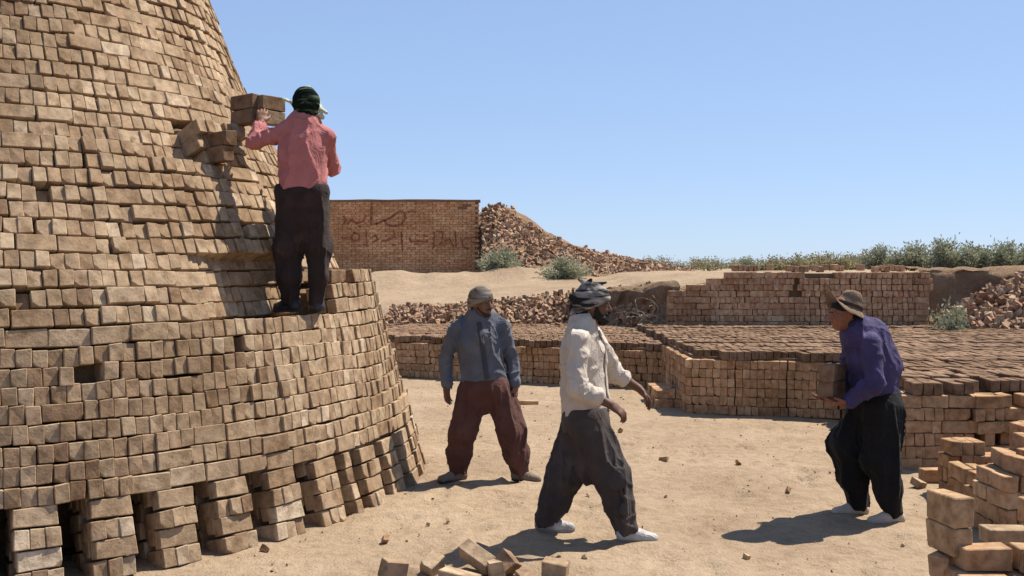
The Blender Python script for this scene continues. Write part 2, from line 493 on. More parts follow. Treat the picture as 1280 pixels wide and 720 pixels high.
def build_stack():
    root = empty('brick_stack', SC)
    tag(root, 'huge round tapering stack of pale unfired clay bricks filling the left side', 'brick stack')
    items = []
    ncourse = 38
    def place(th, r, z, header, tilt, zj=0.0, rj=0.0, depth=0.0):
        t = R(th)
        er = Vector((math.cos(t), math.sin(t), 0)); et = Vector((-math.sin(t), math.cos(t), 0)); ez = Vector((0, 0, 1))
        out = er * math.cos(tilt) + ez * math.sin(tilt)
        up = -er * math.sin(tilt) + ez * math.cos(tilt)
        half = (BL if header else BW) / 2
        c = er * r + ez * (z + BH / 2) + out * (rj - half - depth) + ez * zj
        if header: M = frame(c, out, et, up)
        else: M = frame(c, et, -out, up)
        M = M @ jitter(0.012)
        items.append((M, random.randrange(8), out.copy()))
    for k in range(ncourse):
        z = Z0 + k * PITCH
        th = -96.0 + random.uniform(0, 4)
        run = 0; header = True
        while th < 62:
            r = stack_r(th, z + 0.03)
            if run <= 0:
                header = random.random() < (0.74 if k > 0 else 0.3)
                run = random.choice([3, 4, 5, 6, 8, 11]) if header else random.choice([1, 1, 1, 2])
            w = BW if header else BL
            gap = random.uniform(0.001, 0.006)
            if random.random() < 0.05: gap += random.uniform(0.008, 0.025)
            dth = math.degrees(w / r)
            mid = th + dth / 2
            r = stack_r(mid, z + 0.03)
            wob = 0.020 * float(vnoise(np.array([mid * 0.09, k * 0.28, 1.5]))) + 0.012 * float(vnoise(np.array([mid * 0.3, k * 0.5, 4.5])))
            bul = 0.028 * float(vnoise(np.array([mid * 0.07, k * 0.22, 8.5])))
            rj = random.gauss(0, 0.0065) + bul
            u = random.random()
            skip = False
            if 3 < k and u < 0.005: rj -= random.uniform(0.06, 0.12)
            elif u > 0.98: rj += random.uniform(0.010, 0.022)
            tilt = (0.5 + 0.45 * float(sstep(0.9, 2.0, z))) * math.atan(slope_at(mid, z))
            if k in (9, 10, 11) and mid > -17.5: tilt = 0.15
            if k == 6 and -53.5 < mid < -51.0: skip = True
            if k == 7 and -36.2 < mid < -34.9: skip = True
            if not skip and 3 < k and random.random() < 0.002: skip = True
            if not skip:
                place(mid, r, z, header, tilt, wob, rj)
                if not header: place(mid, r, z, False, tilt, wob, rj - 0.006, BW + 0.004)
            th += dth + math.degrees(gap / r)
            run -= 1
    # pillars the stack stands on
    th = -97.0
    i = 0
    while th < 60:
        narrow = (i % 9 == 4)
        width = 0.245 if not narrow else 0.09
        dth = math.degrees(width / 4.0)
        for c in range(4):
            z = c * PITCH
            r = 4.04 - 0.28 * z + random.gauss(0, 0.006)
            tilt = 0.25
            if narrow:
                place(th + dth / 2, r, z, True, tilt)
                place(th + dth / 2, r - 0.26, z, True, tilt)
            elif c % 2 == 1:
                for q in range(5): place(th + dth / 2 + random.gauss(0, 0.1), r - q * 0.09, z, False, tilt, 0, random.gauss(0, 0.004))
            else:
                for q in range(3):
                    tt = th + dth * (q + 0.5) / 3
                    place(tt, r, z, True, tilt, 0, random.gauss(0, 0.006)); place(tt, r - 0.26, z, True, tilt)
        gap = random.uniform(0.15, 0.185)
        if i % 9 in (3, 4): gap = 0.13
        th += dth + math.degrees(gap / 4.0)
        i += 1
    emit_bricks(root, items, M_CLAY, 300)
    # dark core added behind the dry-laid bricks so the gaps look dark
    zs = np.concatenate([[0.0, Z0 - 0.001, Z0 + 0.001], np.arange(Z0 + 0.03, 4.75, PITCH / 2)])
    ths = np.linspace(-180, 180, 145)[:-1]
    V = []
    for z in zs:
        for th in ths:
            tt = min(max(th, -95), 60)
            if z < Z0: r = 3.2
            else:
                r = min(stack_r(tt, max(z - 0.05, Z0)), stack_r(tt, z), stack_r(tt, min(z + 0.06, 4.75))) - 0.165
            V.append((r * math.cos(R(th)), r * math.sin(R(th)), z))
    n = len(ths)
    Q = []
    for a in range(len(zs) - 1):
        for b in range(n):
            b2 = (b + 1) % n
            Q.append((a * n + b, a * n + b2, (a + 1) * n + b2, (a + 1) * n + b))
    V.append((0, 0, zs[-1])); top = len(V) - 1
    for b in range(n): Q.append(((len(zs) - 1) * n + b, (len(zs) - 1) * n + (b + 1) % n, top, top))
    me = bpy.data.meshes.new('dark_core')
    me.from_pydata(V, [], [q if q[2] != q[3] else q[:3] for q in Q])
    me.materials.append(M_CORE)
    obj('dark_core', me, root)
build_stack()

# ------------------------------------------------------------------ platform of drying bricks
def wall_front(items, p0, p1, z0, courses, pattern='header', depth_rows=1, clip=None, jit=0.006, miss=0.0, groups=True, pitch=None):
    """brick facing along p0 -> p1 (plan points), outward normal to the right of that direction"""
    a = Vector((p0[0], p0[1], 0)); b = Vector((p1[0], p1[1], 0))
    u = (b - a).normalized(); nrm = Vector((u.y, -u.x, 0)); ez = Vector((0, 0, 1))
    L = (b - a).length
    pitch = pitch or PITCH
    for c in range(courses):
        s = random.uniform(-0.03, 0.0)
        kk = 0
        while s < L:
            hd = pattern == 'header' or (pattern == 'mixed' and (c % 5) in (1, 2, 4) and random.random() < 0.85) or (pattern == 'mixed' and random.random() < 0.3)
            if pattern == 'column': hd = True
            w = BW if hd else BL
            g = random.uniform(0.001, 0.005)
            kk += 1
            if groups and hd and kk % 7 == 0: g += 0.012
            if pattern == 'column':
                w = BW + 0.012 * math.sin(kk * 3.3); g = 0.004 + 0.012 * (kk % 2)
            z = z0 + c * pitch
            mid = s + w / 2
            if not (clip and clip(mid, c)) and random.random() >= miss:
                j = random.gauss(0, jit)
                if random.random() < 0.03: j += random.uniform(-0.03, 0.02)
                cpos = a + u * mid + nrm * (j - (BL if hd else BW) / 2) + ez * (z + BH / 2)
                M = frame(cpos, nrm, -u, ez) if hd else frame(cpos, u, nrm, ez)
                if hd: M = frame(cpos, nrm, Vector((-nrm.y, nrm.x, 0)), ez)
                else: M = frame(cpos, u, Vector((-u.y, u.x, 0)), ez)
                items.append((M @ jitter(0.012), random.randrange(8), nrm.copy()))
                if not hd:
                    M2 = M.copy(); M2.translation = M.translation - nrm * (BW + 0.005)
                    items.append((M2 @ jitter(0.012), random.randrange(8), nrm.copy()))
            s += w + g

def top_layer(items, inside, x0, x1, y0, y1, z, zj=0.006, miss=0.03):
    y = y0
    while y < y1:
        x = x0 + random.uniform(-0.2, 0)
        zr = random.gauss(0, zj * 0.7)
        while x < x1:
            if inside(x, y + BL / 2) and random.random() > miss:
                c = Vector((x, y + BL / 2 + random.gauss(0, 0.006), z - BH / 2 + zr + random.gauss(0, zj * 0.6)))
                M = Matrix.Translation(c) @ Matrix.Rotation(R(90), 4, 'Z') @ jitter(0.015)
                items.append((M, random.randrange(8), Vector((0, 0, 1))))
            x += BW + random.uniform(0.003, 0.014)
        y += BL + random.uniform(0.008, 0.03)

def prism(name, pts, z0, z1, mat, parent):
    n = len(pts)
    V = [(p[0], p[1], z0) for p in pts] + [(p[0], p[1], z1) for p in pts]
    Fc = [tuple(range(n))[::-1], tuple(range(n, 2 * n))] + [(i, (i + 1) % n, n + (i + 1) % n, n + i) for i in range(n)]
    me = bpy.data.meshes.new(name)
    me.from_pydata(V, [], Fc)
    me.materials.append(mat)
    return obj(name, me, parent)

def build_platforms():
    # A: low back stack behind the two standing men
    root = empty('brick_bed')
    tag(root, 'long low bed of stacked raw bricks behind the man in blue shirt', 'brick stack', 'beds of stacked raw bricks')
    fa = lambda x: 17.35 - 0.45 * (x + 2.06)
    items = []
    wall_front(items, (-7.5, fa(-7.5)), (2.35, fa(2.35)), 0.0, 5, 'header', pitch=0.113)
    tops = []
    top_layer(tops, lambda x, y: y > fa(x) + 0.04, -7.4, 2.75, 15.2, 21.4, 0.675, 0.005)
    emit_bricks(root, tops, M_DAMP_SHADE, 0, 'brick_top_layer')
    emit_bricks(root, items, M_DARKCLAY, 0)
    prism('dark_core', [(-7.4, fa(-7.4) + 0.1), (2.3, fa(2.3) + 0.1), (2.7, 21.4), (-7.4, 21.4)], 0, 0.60, M_CORE, root)
    # B: nearer bed with a clear left corner
    root = empty('brick_bed')
    tag(root, 'middle bed of raw bricks with a square left corner behind the walking man', 'brick stack', 'beds of stacked raw bricks')
    items = []
    Bl, Bf = 2.17, 12.9
    fb = lambda x: Bf - 0.28 * (x - Bl)
    wall_front(items, (Bl, fb(Bl)), (4.6, fb(4.6)), 0.0, 6, 'header')
    wall_front(items, (Bl + 0.05, 15.6), (Bl, fb(Bl) + 0.25), 0.0, 6, 'header')
    ind = list(items)
    tops = []
    top_layer(tops, lambda x, y: (x > Bl + 0.12) and (y > fb(x) + 0.04) and (y < 18.7) and (x < 4.0 or y > 12.25), Bl, 9.5, 12.2, 18.7, 0.781, 0.006)
    emit_bricks(root, tops, M_DAMP_SHADE, 0, 'brick_top_layer')
    emit_bricks(root, items, M_DARKCLAY, 300)
    prism('dark_core', [(Bl + 0.1, fb(Bl) + 0.1), (4.6, fb(4.6) + 0.1), (9.5, 12.3), (9.5, 18.75), (2.75, 18.75), (2.72, 15.0), (Bl + 0.12, 15.6)], 0, 0.70, M_CORE, root)
    # low one-course row at the foot of that corner
    st = empty('brick_row')
    tag(st, 'low single row of bricks on the ground at the corner of the middle bed', 'brick row')
    items = []
    wall_front(items, (1.86, 13.45), (2.14, 13.4), 0.0, 2, 'header', pitch=0.113)
    wall_front(items, (1.86, 14.3), (1.86, 13.45), 0.0, 2, 'header', pitch=0.113)
    emit_bricks(st, items, M_DARKCLAY, 60)
    # D: near right bed
    root = empty('brick_bed')
    tag(root, 'near bed of raw bricks at the right behind the man in purple', 'brick stack', 'beds of stacked raw bricks')
    items = []
    Dl, Df = 3.42, 9.22
    xs_end = 4.06
    wall_front(items, (Dl, Df), (xs_end, Df), 0.0, 6, 'mixed')
    wall_front(items, (3.98, 12.3), (Dl + 0.045, Df + 0.25), 0.0, 6, 'header')
    sl = lambda y: Dl + 0.182 * (y - Df)
    # ragged open stacking further right
    def clip(s, c): return False
    for col in range(9):
        x = xs_end + 0.035 + col * 0.27
        for c in range(6):
            z = c * PITCH
            hd = (c + col) % 2 == 0
            y = Df - 0.03 + random.uniform(-0.03, 0.05)
            if hd:
                for q in range(3):
                    if random.random() < 0.22 and c > 1: continue
                    M = frame((x + 0.043 + q * 0.09, y + BL / 2 + random.uniform(-0.02, 0.06), z + BH / 2), Vector((0, -1, 0)), Vector((1, 0, 0)), Vector((0, 0, 1)))
                    items.append((M @ jitter(0.02), random.randrange(8), Vector((0, -1, 0))))
            else:
                for q in range(3):
                    if q == 0 and random.random() < 0.15: continue
                    M = Matrix.Translation((x + 0.125 + random.uniform(-0.01, 0.02), y + BW / 2 + q * 0.092, z + BH / 2))
                    items.append((M @ jitter(0.02), random.randrange(8), Vector((0, -1, 0))))
    tops = []
    top_layer(tops, lambda x, y: (x > sl(y) + 0.12) and (y > Df + (0.04 if x < xs_end else 0.28)), Dl, 7.6, Df, 12.25, 0.781, 0.006)
    emit_bricks(root, tops, M_DAMP_SHADE, 0, 'brick_top_layer')
    emit_bricks(root, items, M_DARKCLAY, 300)
    prism('dark_core', [(Dl + 0.13, Df + 0.12), (xs_end, Df + 0.12), (xs_end + 0.02, Df + 0.36), (7.6, Df + 0.36), (7.6, 12.25), (4.1, 12.25)], 0, 0.675, M_CORE, root)
    # C: high wall at the back
    root = empty('brick_wall')
    tag(root, 'reddish wall of stacked bricks standing on the platform behind the hat wearer', 'brick wall')
    items = []
    Cy = 18.8
    def clipL(s, c):
        x = 2.85 + s
        top = np.interp(x, [2.85, 3.4, 4.0, 9], [5.2, 6.3, 9, 9]) + 0.7 * float(vnoise(np.array([x * 1.7, 3.3, 0.5])))
        return c > top or (c > 4 and abs(x - 5.02 - 0.02 * c) < 0.05)
    wall_front(items, (2.85, Cy), (5.3, Cy), 0.72, 9, 'mixed', clip=clipL, jit=0.012)
    def clipR(s, c):
        return c > 9.2 - 0.2 * random.random() or (c > 7 and s < 0.5 and random.random() < 0.5)
    wall_front(items, (5.3, Cy - 0.03), (7.5, Cy - 0.05), 0.72, 9, 'column', clip=clipR, jit=0.016)
    wall_front(items, (7.5, Cy - 0.05), (7.5, Cy + 0.8), 0.72, 9, 'mixed', jit=0.012)
    top_layer(items, lambda x, y: True, 4.1, 7.3, Cy + 0.05, Cy + 0.3, 0.72 + 9 * PITCH + 0.09, 0.02, 0.5)
    emit_bricks(root, items, M_REDCLAY, 0)
    prism('dark_core', [(4.0, Cy + 0.1), (7.42, Cy + 0.1), (7.42, Cy + 0.8), (4.0, Cy + 0.8)], 0.7, 1.70, M_CORE, root)
    prism('dark_core', [(2.9, Cy + 0.14), (4.0, Cy + 0.14), (4.0, Cy + 0.8), (2.9, Cy + 0.8)], 0.7, 1.30, M_CORE, root)

M_REDCLAY = brick_mat('reddish_clay', [(0.0, (0.36, 0.195, 0.105)), (0.5, (0.46, 0.27, 0.155)), (1.0, (0.53, 0.34, 0.20))], dust_amt=0.4, k=0.95)
build_platforms()

# ------------------------------------------------------------------ far wall with writing
def build_far_wall():
    D = 31.0
    x1 = (600 - 640) / F * D
    x0 = -9.0
    zb, zt = 1.45, CAMZ + 84.0 / F * D
    root = empty('brick_wall')
    tag(root, 'far brown brick wall with reddish handwritten script, beside the rubble slope', 'brick wall')
    lib_h, lib_l = 0.075, 0.255
    V0, T0 = box_variant(lib_l - 0.012, 0.11, lib_h - 0.010, 77, 0.003, 0.0)
    Vs, Ts, off = [], [], 0
    row = 0
    z = zb
    while z < zt - 0.03:
        x = x0 + (0.127 if row % 2 else 0.0)
        while x < x1 - 0.16:
            w = 1.0
            Xc = x + lib_l / 2
            pxx, pyy = project((Xc, D, z))
            hole = abs(Xc - (-1.42)) < 0.17 and abs(z - (zt - 0.22)) < 0.06
            if x + lib_l > x1 - 0.02 and row % 2 == 0: hole = False
            if not hole:
                V = V0 + np.array([Xc, D + 0.055 + random.gauss(0, 0.004), z + lib_h / 2], dtype=np.float32)
                Vs.append(V); Ts.append(T0 + off); off += len(V0)
            x += lib_l
        z += lib_h; row += 1
    o = obj('brick_courses', fast_mesh('brick_courses', np.concatenate(Vs), np.concatenate(Ts), [M_REDBRICK]), root)
    o['kind'] = 'stuff'
    prism('mortar', [(x0, D + 0.022), (x1 - 0.05, D + 0.022), (x1 - 0.05, D + 0.45), (x0, D + 0.45)], zb, zt - 0.02, M_BANK, root)
    # coping of mud along the top
    xs = np.linspace(x0, x1, 60)
    V = []
    for x in xs:
        h = 0.05 + 0.018 * float(vnoise(np.array([x * 1.6, 2.2, 6.1])))
        for (yy, zz) in ((D - 0.03, zt - 0.03), (D - 0.03, zt + h * 0.6), (D + 0.2, zt + h), (D + 0.48, zt + h * 0.5), (D + 0.48, zt - 0.03)):
            V.append((x, yy, zz))
    Q = [(a * 5 + b, (a + 1) * 5 + b, (a + 1) * 5 + (b + 1) % 5, a * 5 + (b + 1) % 5) for a in range(59) for b in range(5)]
    obj('mud_coping', fast_mesh('mud_coping', V, Q, [M_BANK]), root)
    # handwriting
    S = [[(640, 150), (700, 148)], [(400, 242), (460, 215), (500, 200), (540, 170), (575, 145), (610, 155), (620, 200), (590, 245), (530, 262), (480, 250), (462, 218)],
         [(360, 90), (360, 170), (356, 250)], [(356, 248), (400, 242)], [(318, 180), (300, 222), (250, 238), (205, 212), (180, 245)], [(262, 262), (278, 268)], [(150, 185), (165, 215), (150, 245)], [(185, 285), (205, 280)],
         [(230, 310), (265, 320), (270, 360), (225, 375), (205, 345), (230, 310)], [(320, 290), (325, 400)], [(350, 352), (390, 330), (412, 362), (370, 380)], [(440, 372), (490, 372), (540, 340), (530, 300)], [(480, 360), (505, 350)],
         [(590, 305), (592, 380), (598, 450)], [(650, 350), (660, 382), (720, 372), (780, 382), (792, 345), (760, 328)], [(700, 330), (715, 326)], [(840, 305), (835, 425)], [(862, 300), (905, 302), (900, 370), (880, 400)],
         [(920, 372), (960, 360), (982, 412)], [(1000, 300), (1005, 420)], [(1040, 350), (1060, 420), (1100, 432)], [(1075, 352), (1130, 350), (1182, 330)], [(520, 400), (545, 405)], [(690, 395), (720, 400)], [(1120, 380), (1150, 385)],
         [(130, 350), (170, 352)], [(300, 400), (330, 410)]]
    V, Q = [], []
    for st in S:
        pts = [px(405 + a / 6.095, 240 + b / 6.095, D - 0.012) for a, b in st]
        for p in pts: p.y = D - 0.010
        wd = 0.030 if st[0][1] < 290 else 0.022
        for i in range(len(pts) - 1):
            d = (pts[i + 1] - pts[i]).normalized(); n = Vector((-d.z, 0, d.x)) * wd
            b0 = len(V)
            a0 = pts[i] - d * wd * 0.6; a1 = pts[i + 1] + d * wd * 0.6
            yo = Vector((0, -0.0006 * (i % 2), 0))
            V += [a0 + n + yo, a0 - n + yo, a1 - n + yo, a1 + n + yo]
            Q.append((b0, b0 + 1, b0 + 2, b0 + 3))
    obj('painted_script', fast_mesh('painted_script', [v[:] for v in V], Q, [plain_mat('red_brown_paint', (0.33, 0.115, 0.066), 0.9, 0.4, 5)]), root)
build_far_wall()

# ------------------------------------------------------------------ rubble
def rubble_on(name, label, pts_fn, count, singles, smin, smax, mat, mound=None, group=None, loc=(0, 0, 0)):
    root = empty(name, loc)
    tag(root, label, 'rubble', group)
    items = []
    for _ in range(count):
        p = pts_fn()
        s = random.uniform(smin, smax)
        M = Matrix.Translation(p - Vector(loc)) @ Euler([random.uniform(0, 6.28) for _ in range(3)]).to_matrix().to_4x4() @ Matrix.Scale(s, 4)
        items.append((M, random.randrange(len(RUBBLE)), s, p))
    order = sorted(range(len(items)), key=lambda i: -items[i][2] / items[i][3].y)
    sing = set(order[:singles])
    for i in sing:
        obj('broken_brick', brick_mesh(items[i][1], mat, RUBBLE, 'broken_brick'), root, items[i][0])
    o = obj('broken_brick_mass', joined_mesh('broken_brick_mass', [(items[i][0], items[i][1]) for i in range(len(items)) if i not in sing], mat, RUBBLE), root)
    o['kind'] = 'stuff'
    if mound:
        mound(root)
    return root

def far_heap_height(x, y):
    # slope of debris running down to the right of the far wall
    D = 31.0
    ridge = np.interp(x, [-1.05, -0.7, -0.36, 0.1, 0.9, 1.9, 2.6, 3.6, 4.9, 6.0], [3.5, 3.72, 3.80, 3.62, 3.10, 2.50, 2.28, 2.05, 1.78, 1.55])
    prof = np.clip(1 - np.abs(y - 32.2) / np.where(y < 32.2, 3.4, 4.0), 0, 1) ** 0.8
    ground = 1.5
    return ground + (ridge - ground) * prof

def build_far_heap():
    def mound(root):
        xs = np.linspace(-1.25, 6.2, 76); ys = np.linspace(28.6, 36.0, 60)
        X, Y = np.meshgrid(xs, ys, indexing='ij')
        Z = far_heap_height(X, Y) + 0.06 * fbm(np.stack([X * 1.8, Y * 1.8, X * 0], -1), 3)
        Z = np.where((X < -0.95) & (Y < 31.0), 1.3, Z)
        V = np.stack([X, Y, Z], -1).reshape(-1, 3)
        I = np.arange(X.size).reshape(X.shape)
        Q = np.stack([I[:-1, :-1], I[1:, :-1], I[1:, 1:], I[:-1, 1:]], -1).reshape(-1, 4)
        obj('earth_mound', fast_mesh('earth_mound', V, Q, [M_BANK], True), root)
    def pt():
        while True:
            x = random.uniform(-0.85, 6.0)
            y = 32.0 - abs(random.gauss(0, 1.5)) if random.random() < 0.93 else random.uniform(32, 33.0)
            if y < 28.9: continue
            z = float(far_heap_height(x, y))
            if z < float(terrain(x, y)) - 0.05: continue
            # bare earth along the upper crest
            if y > 31.6 and 0.1 < x < 2.2: continue
            return Vector((x, y, z + random.uniform(-0.01, 0.05)))
    rubble_on('rubble_heap', 'tall slope of broken reddish bricks beside the far written wall', pt, 3600, 120, 0.3, 1.05, M_RUBBLE, mound)
build_far_heap()

def build_rubble_strip():
    def pt():
        x = random.uniform(-2.6, 2.95)
        t = random.random()
        y = 20.9 + 1.3 * t - max(0, x - 1.6) * 1.3
        hi = float(terrain(x, 22.2))
        z = 0.66 + (hi - 0.66) * max(0, t) ** 0.8 + random.uniform(-0.03, 0.06)
        return Vector((x, y, z))
    rubble_on('rubble_strip', 'low bank of broken bricks between dirt road and brick bed', pt, 1700, 120, 0.25, 0.85, M_RUBBLE)
    def pt2():
        x = random.uniform(7.7, 11.5)
        t = random.random()
        y = 17.5 + 1.35 * t
        w = np.interp(x, [7.7, 8.3, 9.2, 11.5], [0.15, 0.45, 0.95, 1.05])
        z = 0.76 + w * t + random.uniform(-0.02, 0.08)
        return Vector((x, y, z))
    def mound(root):
        V, Q = [], []
        xs = np.linspace(7.55, 12, 24); ts = np.linspace(0, 1, 12)
        for x in xs:
            for t in ts:
                w = np.interp(x, [7.7, 8.3, 9.2, 11.5], [0.15, 0.45, 0.95, 1.05])
                V.append((x, 17.45 + 1.6 * t, 0.70 + w * t + 0.03 * random.random()))
        for a in range(23):
            for b in range(11): Q.append((a * 12 + b, (a + 1) * 12 + b, (a + 1) * 12 + b + 1, a * 12 + b + 1))
        obj('earth_mound', fast_mesh('earth_mound', V, Q, [M_BANK], True), root)
    rubble_on('rubble_heap', 'heap of broken brick chunks at the right edge beside the reddish wall', pt2, 800, 120, 0.4, 1.1, M_RUBBLE, mound)
build_rubble_strip()

def build_bank():
    root = empty('earth_bank', (2.3, 20.3, 0.6))
    tag(root, 'cut brown earth bank with dry roots left of the reddish brick wall', 'earth bank')
    xs = np.linspace(1.3, 3.05, 60); ts = np.linspace(0, 1, 30)
    X, T = np.meshgrid(xs, ts, indexing='ij')
    yf = np.interp(X, [1.3, 2.4, 3.05], [21.3, 20.4, 18.98])
    prof = np.interp(T, [0, 0.15, 0.45, 0.62, 0.75, 1], [0.0, 0.12, 0.45, 0.9, 1.0, 1.0])
    dep = np.interp(T, [0, 0.15, 0.45, 0.62, 0.75, 1], [-0.5, -0.25, 0.0, -0.06, 0.15, 1.2])
    hi = terrain(X, yf + 2.0) + 0.03
    Nn = fbm(np.stack([X * 4, T * 6, X * 0 + 2], -1), 3)
    Z = 0.62 + (hi - 0.62) * prof + 0.03 * Nn
    Y = yf + dep + 0.16 * Nn + 0.05 * fbm(np.stack([X * 14, T * 18, X * 0 + 2], -1), 2)
    V = np.stack([X - 2.3, Y - 20.3, Z - 0.6], -1).reshape(-1, 3)
    I = np.arange(X.size).reshape(X.shape)
    Q = np.stack([I[:-1, :-1], I[1:, :-1], I[1:, 1:], I[:-1, 1:]], -1).reshape(-1, 4)
    obj('earth_face', fast_mesh('earth_face', V, Q, [M_BANK], True), root)
    rr = random.Random(4)
    mt = plain_mat('dry_root', (0.50, 0.40, 0.28), 0.9)
    for i in range(34):
        p = Vector((rr.uniform(2.35, 2.95) - 2.3, rr.uniform(18.9, 19.5) - 20.3 + 0.2, rr.uniform(0.72, 1.0) - 0.6))
        d = Vector((rr.uniform(-1, 1), rr.uniform(-0.4, 0.2), rr.uniform(-0.2, 0.9))).normalized()
        V, Q = [], []
        for k in range(9):
            d = (d + Vector((rr.uniform(-.5, .5), rr.uniform(-.4, .4), rr.uniform(-.6, .35)))).normalized()
            w = 0.011 * (1 - k / 11)
            e1 = d.orthogonal().normalized() * w; e2 = d.cross(e1).normalized() * w
            V += [(p + e1)[:], (p + e2)[:], (p - e1)[:], (p - e2)[:]]
            if k:
                o = (k - 1) * 4
                Q += [(o + j, o + (j + 1) % 4, o + 4 + (j + 1) % 4, o + 4 + j) for j in range(4)]
            p = p + d * 0.075
            p.z = max(p.z, 0.09)
        obj('dry_root', fast_mesh('dry_root', V, Q, [mt]), root)
build_bank()

def build_right_bank():
    root = empty('earth_bank', (9.5, 19.3, 0.7))
    tag(root, 'dark brown earth bank rising right of the reddish brick wall under the bushes', 'earth bank')
    xs = np.linspace(7.5, 13.5, 90); ts = np.linspace(0, 1, 26)
    X, T = np.meshgrid(xs, ts, indexing='ij')
    Nn = fbm(np.stack([X * 3, T * 5, X * 0 + 12], -1), 3)
    prof = np.interp(T, [0, 0.2, 0.6, 0.75, 1], [0.0, 0.2, 0.88, 1.0, 1.0])
    dep = np.interp(T, [0, 0.2, 0.6, 0.75, 1], [-0.45, -0.2, 0.0, 0.15, 0.9])
    Z = 0.70 + (1.80 - 0.70) * prof + 0.05 * Nn
    Y = 19.1 + dep + 0.12 * Nn
    V = np.stack([X - 9.5, Y - 19.3, Z - 0.7], -1).reshape(-1, 3)
    I = np.arange(X.size).reshape(X.shape)
    Q = np.stack([I[:-1, :-1], I[1:, :-1], I[1:, 1:], I[:-1, 1:]], -1).reshape(-1, 4)
    obj('earth_face', fast_mesh('earth_face', V, Q, [M_BANK], True), root)
build_right_bank()

# ------------------------------------------------------------------ loose bricks
def loose(label, pos, rot, scale=(1, 1, 1), mat=None, group=None, lib=None, v=None):
    mat = mat or M_CLAY
    if lib is None:
        me = brick_mesh(random.randrange(8) if v is None else v, mat, tagname='loose_brick')
    else:
        me = brick_mesh(random.randrange(len(lib)) if v is None else v, mat, lib, 'broken_brick')
    nm = 'loose_brick' if lib is None else 'broken_brick'
    o = obj(nm, me)
    o.location = pos
    o.rotation_euler = rot
    o.scale = scale
    tag(o, label, 'brick', group)
    return o

# bricks lying in the foreground centre
g = 'loose bricks in the foreground'
def gf(x, y, dz=0.04): return gp(x, y + 10, dz)
def gp(x, y, dz=0.04):
    d = 2340.0 / (y - 335.0)
    p = px(x, y, d); p.z = float(terrain(p.x, p.y)) + dz
    return p
loose('leftmost broken brick end standing upright at the bottom edge', gf(492, 714, 0.05), (0.0, 0.25, 0.5), (0.6, 1.1, 1), M_CLAY, g)
loose('tilted brick fragment just left of the long leaning brick', gf(540, 706, 0.045), (0.35, -0.45, 0.9), (0.55, 1.1, 0.9), M_CLAY, g)
loose('long whole brick leaning diagonally in the foreground rubble', gf(597, 706, 0.085), (0.5, 0.33, -0.72), (1.05, 1.0, 1.0), M_CLAY, g)
loose('flat pale brick under the leaning brick at bottom edge', gf(575, 718, 0.03), (1.5, 0.05, -0.5), (1, 1, 1), M_CLAY, g)
loose('crumbled pale brick lump between the leaning brick and shadow', gf(640, 706, 0.05), (0.7, 0.4, 1.2), (1.1, 1.3, 0.9), M_CLAY, g, RUBBLE, 3)
loose('small brick chunk beside the crumbled lump at bottom edge', gf(622, 717, 0.03), (0.2, 1.4, 0.4), (0.8, 1, 0.8), M_CLAY, g, RUBBLE, 5)
loose('rightmost foreground brick half showing its brown side', gf(694, 714, 0.045), (0.1, 0.1, -0.25), (0.62, 1.2, 1), M_CLAY, g)
loose('small chip of brick left of the rightmost foreground half', gf(660, 716, 0.02), (1.0, 0.4, 0.5), (0.6, 0.9, 0.7), M_CLAY, g, RUBBLE, 8)
loose('thin dark fragment near the tilted brick fragment', gf(515, 712, 0.02), (1.2, 0.2, 0.2), (0.5, 0.8, 0.6), M_CLAY, g, RUBBLE, 10)
# flat clods behind the walking man
loose('flat brown brick piece on the sand between the two standing men', gp(660, 505, 0.02), (1.5, 0.05, 0.2), (1.1, 0.8, 0.8), M_DARKCLAY, None)
loose('small flat brick shard next to the flat brown piece', gp(645, 511, 0.01), (1.4, 0.1, 0.9), (0.6, 0.6, 0.6), M_DARKCLAY, None)

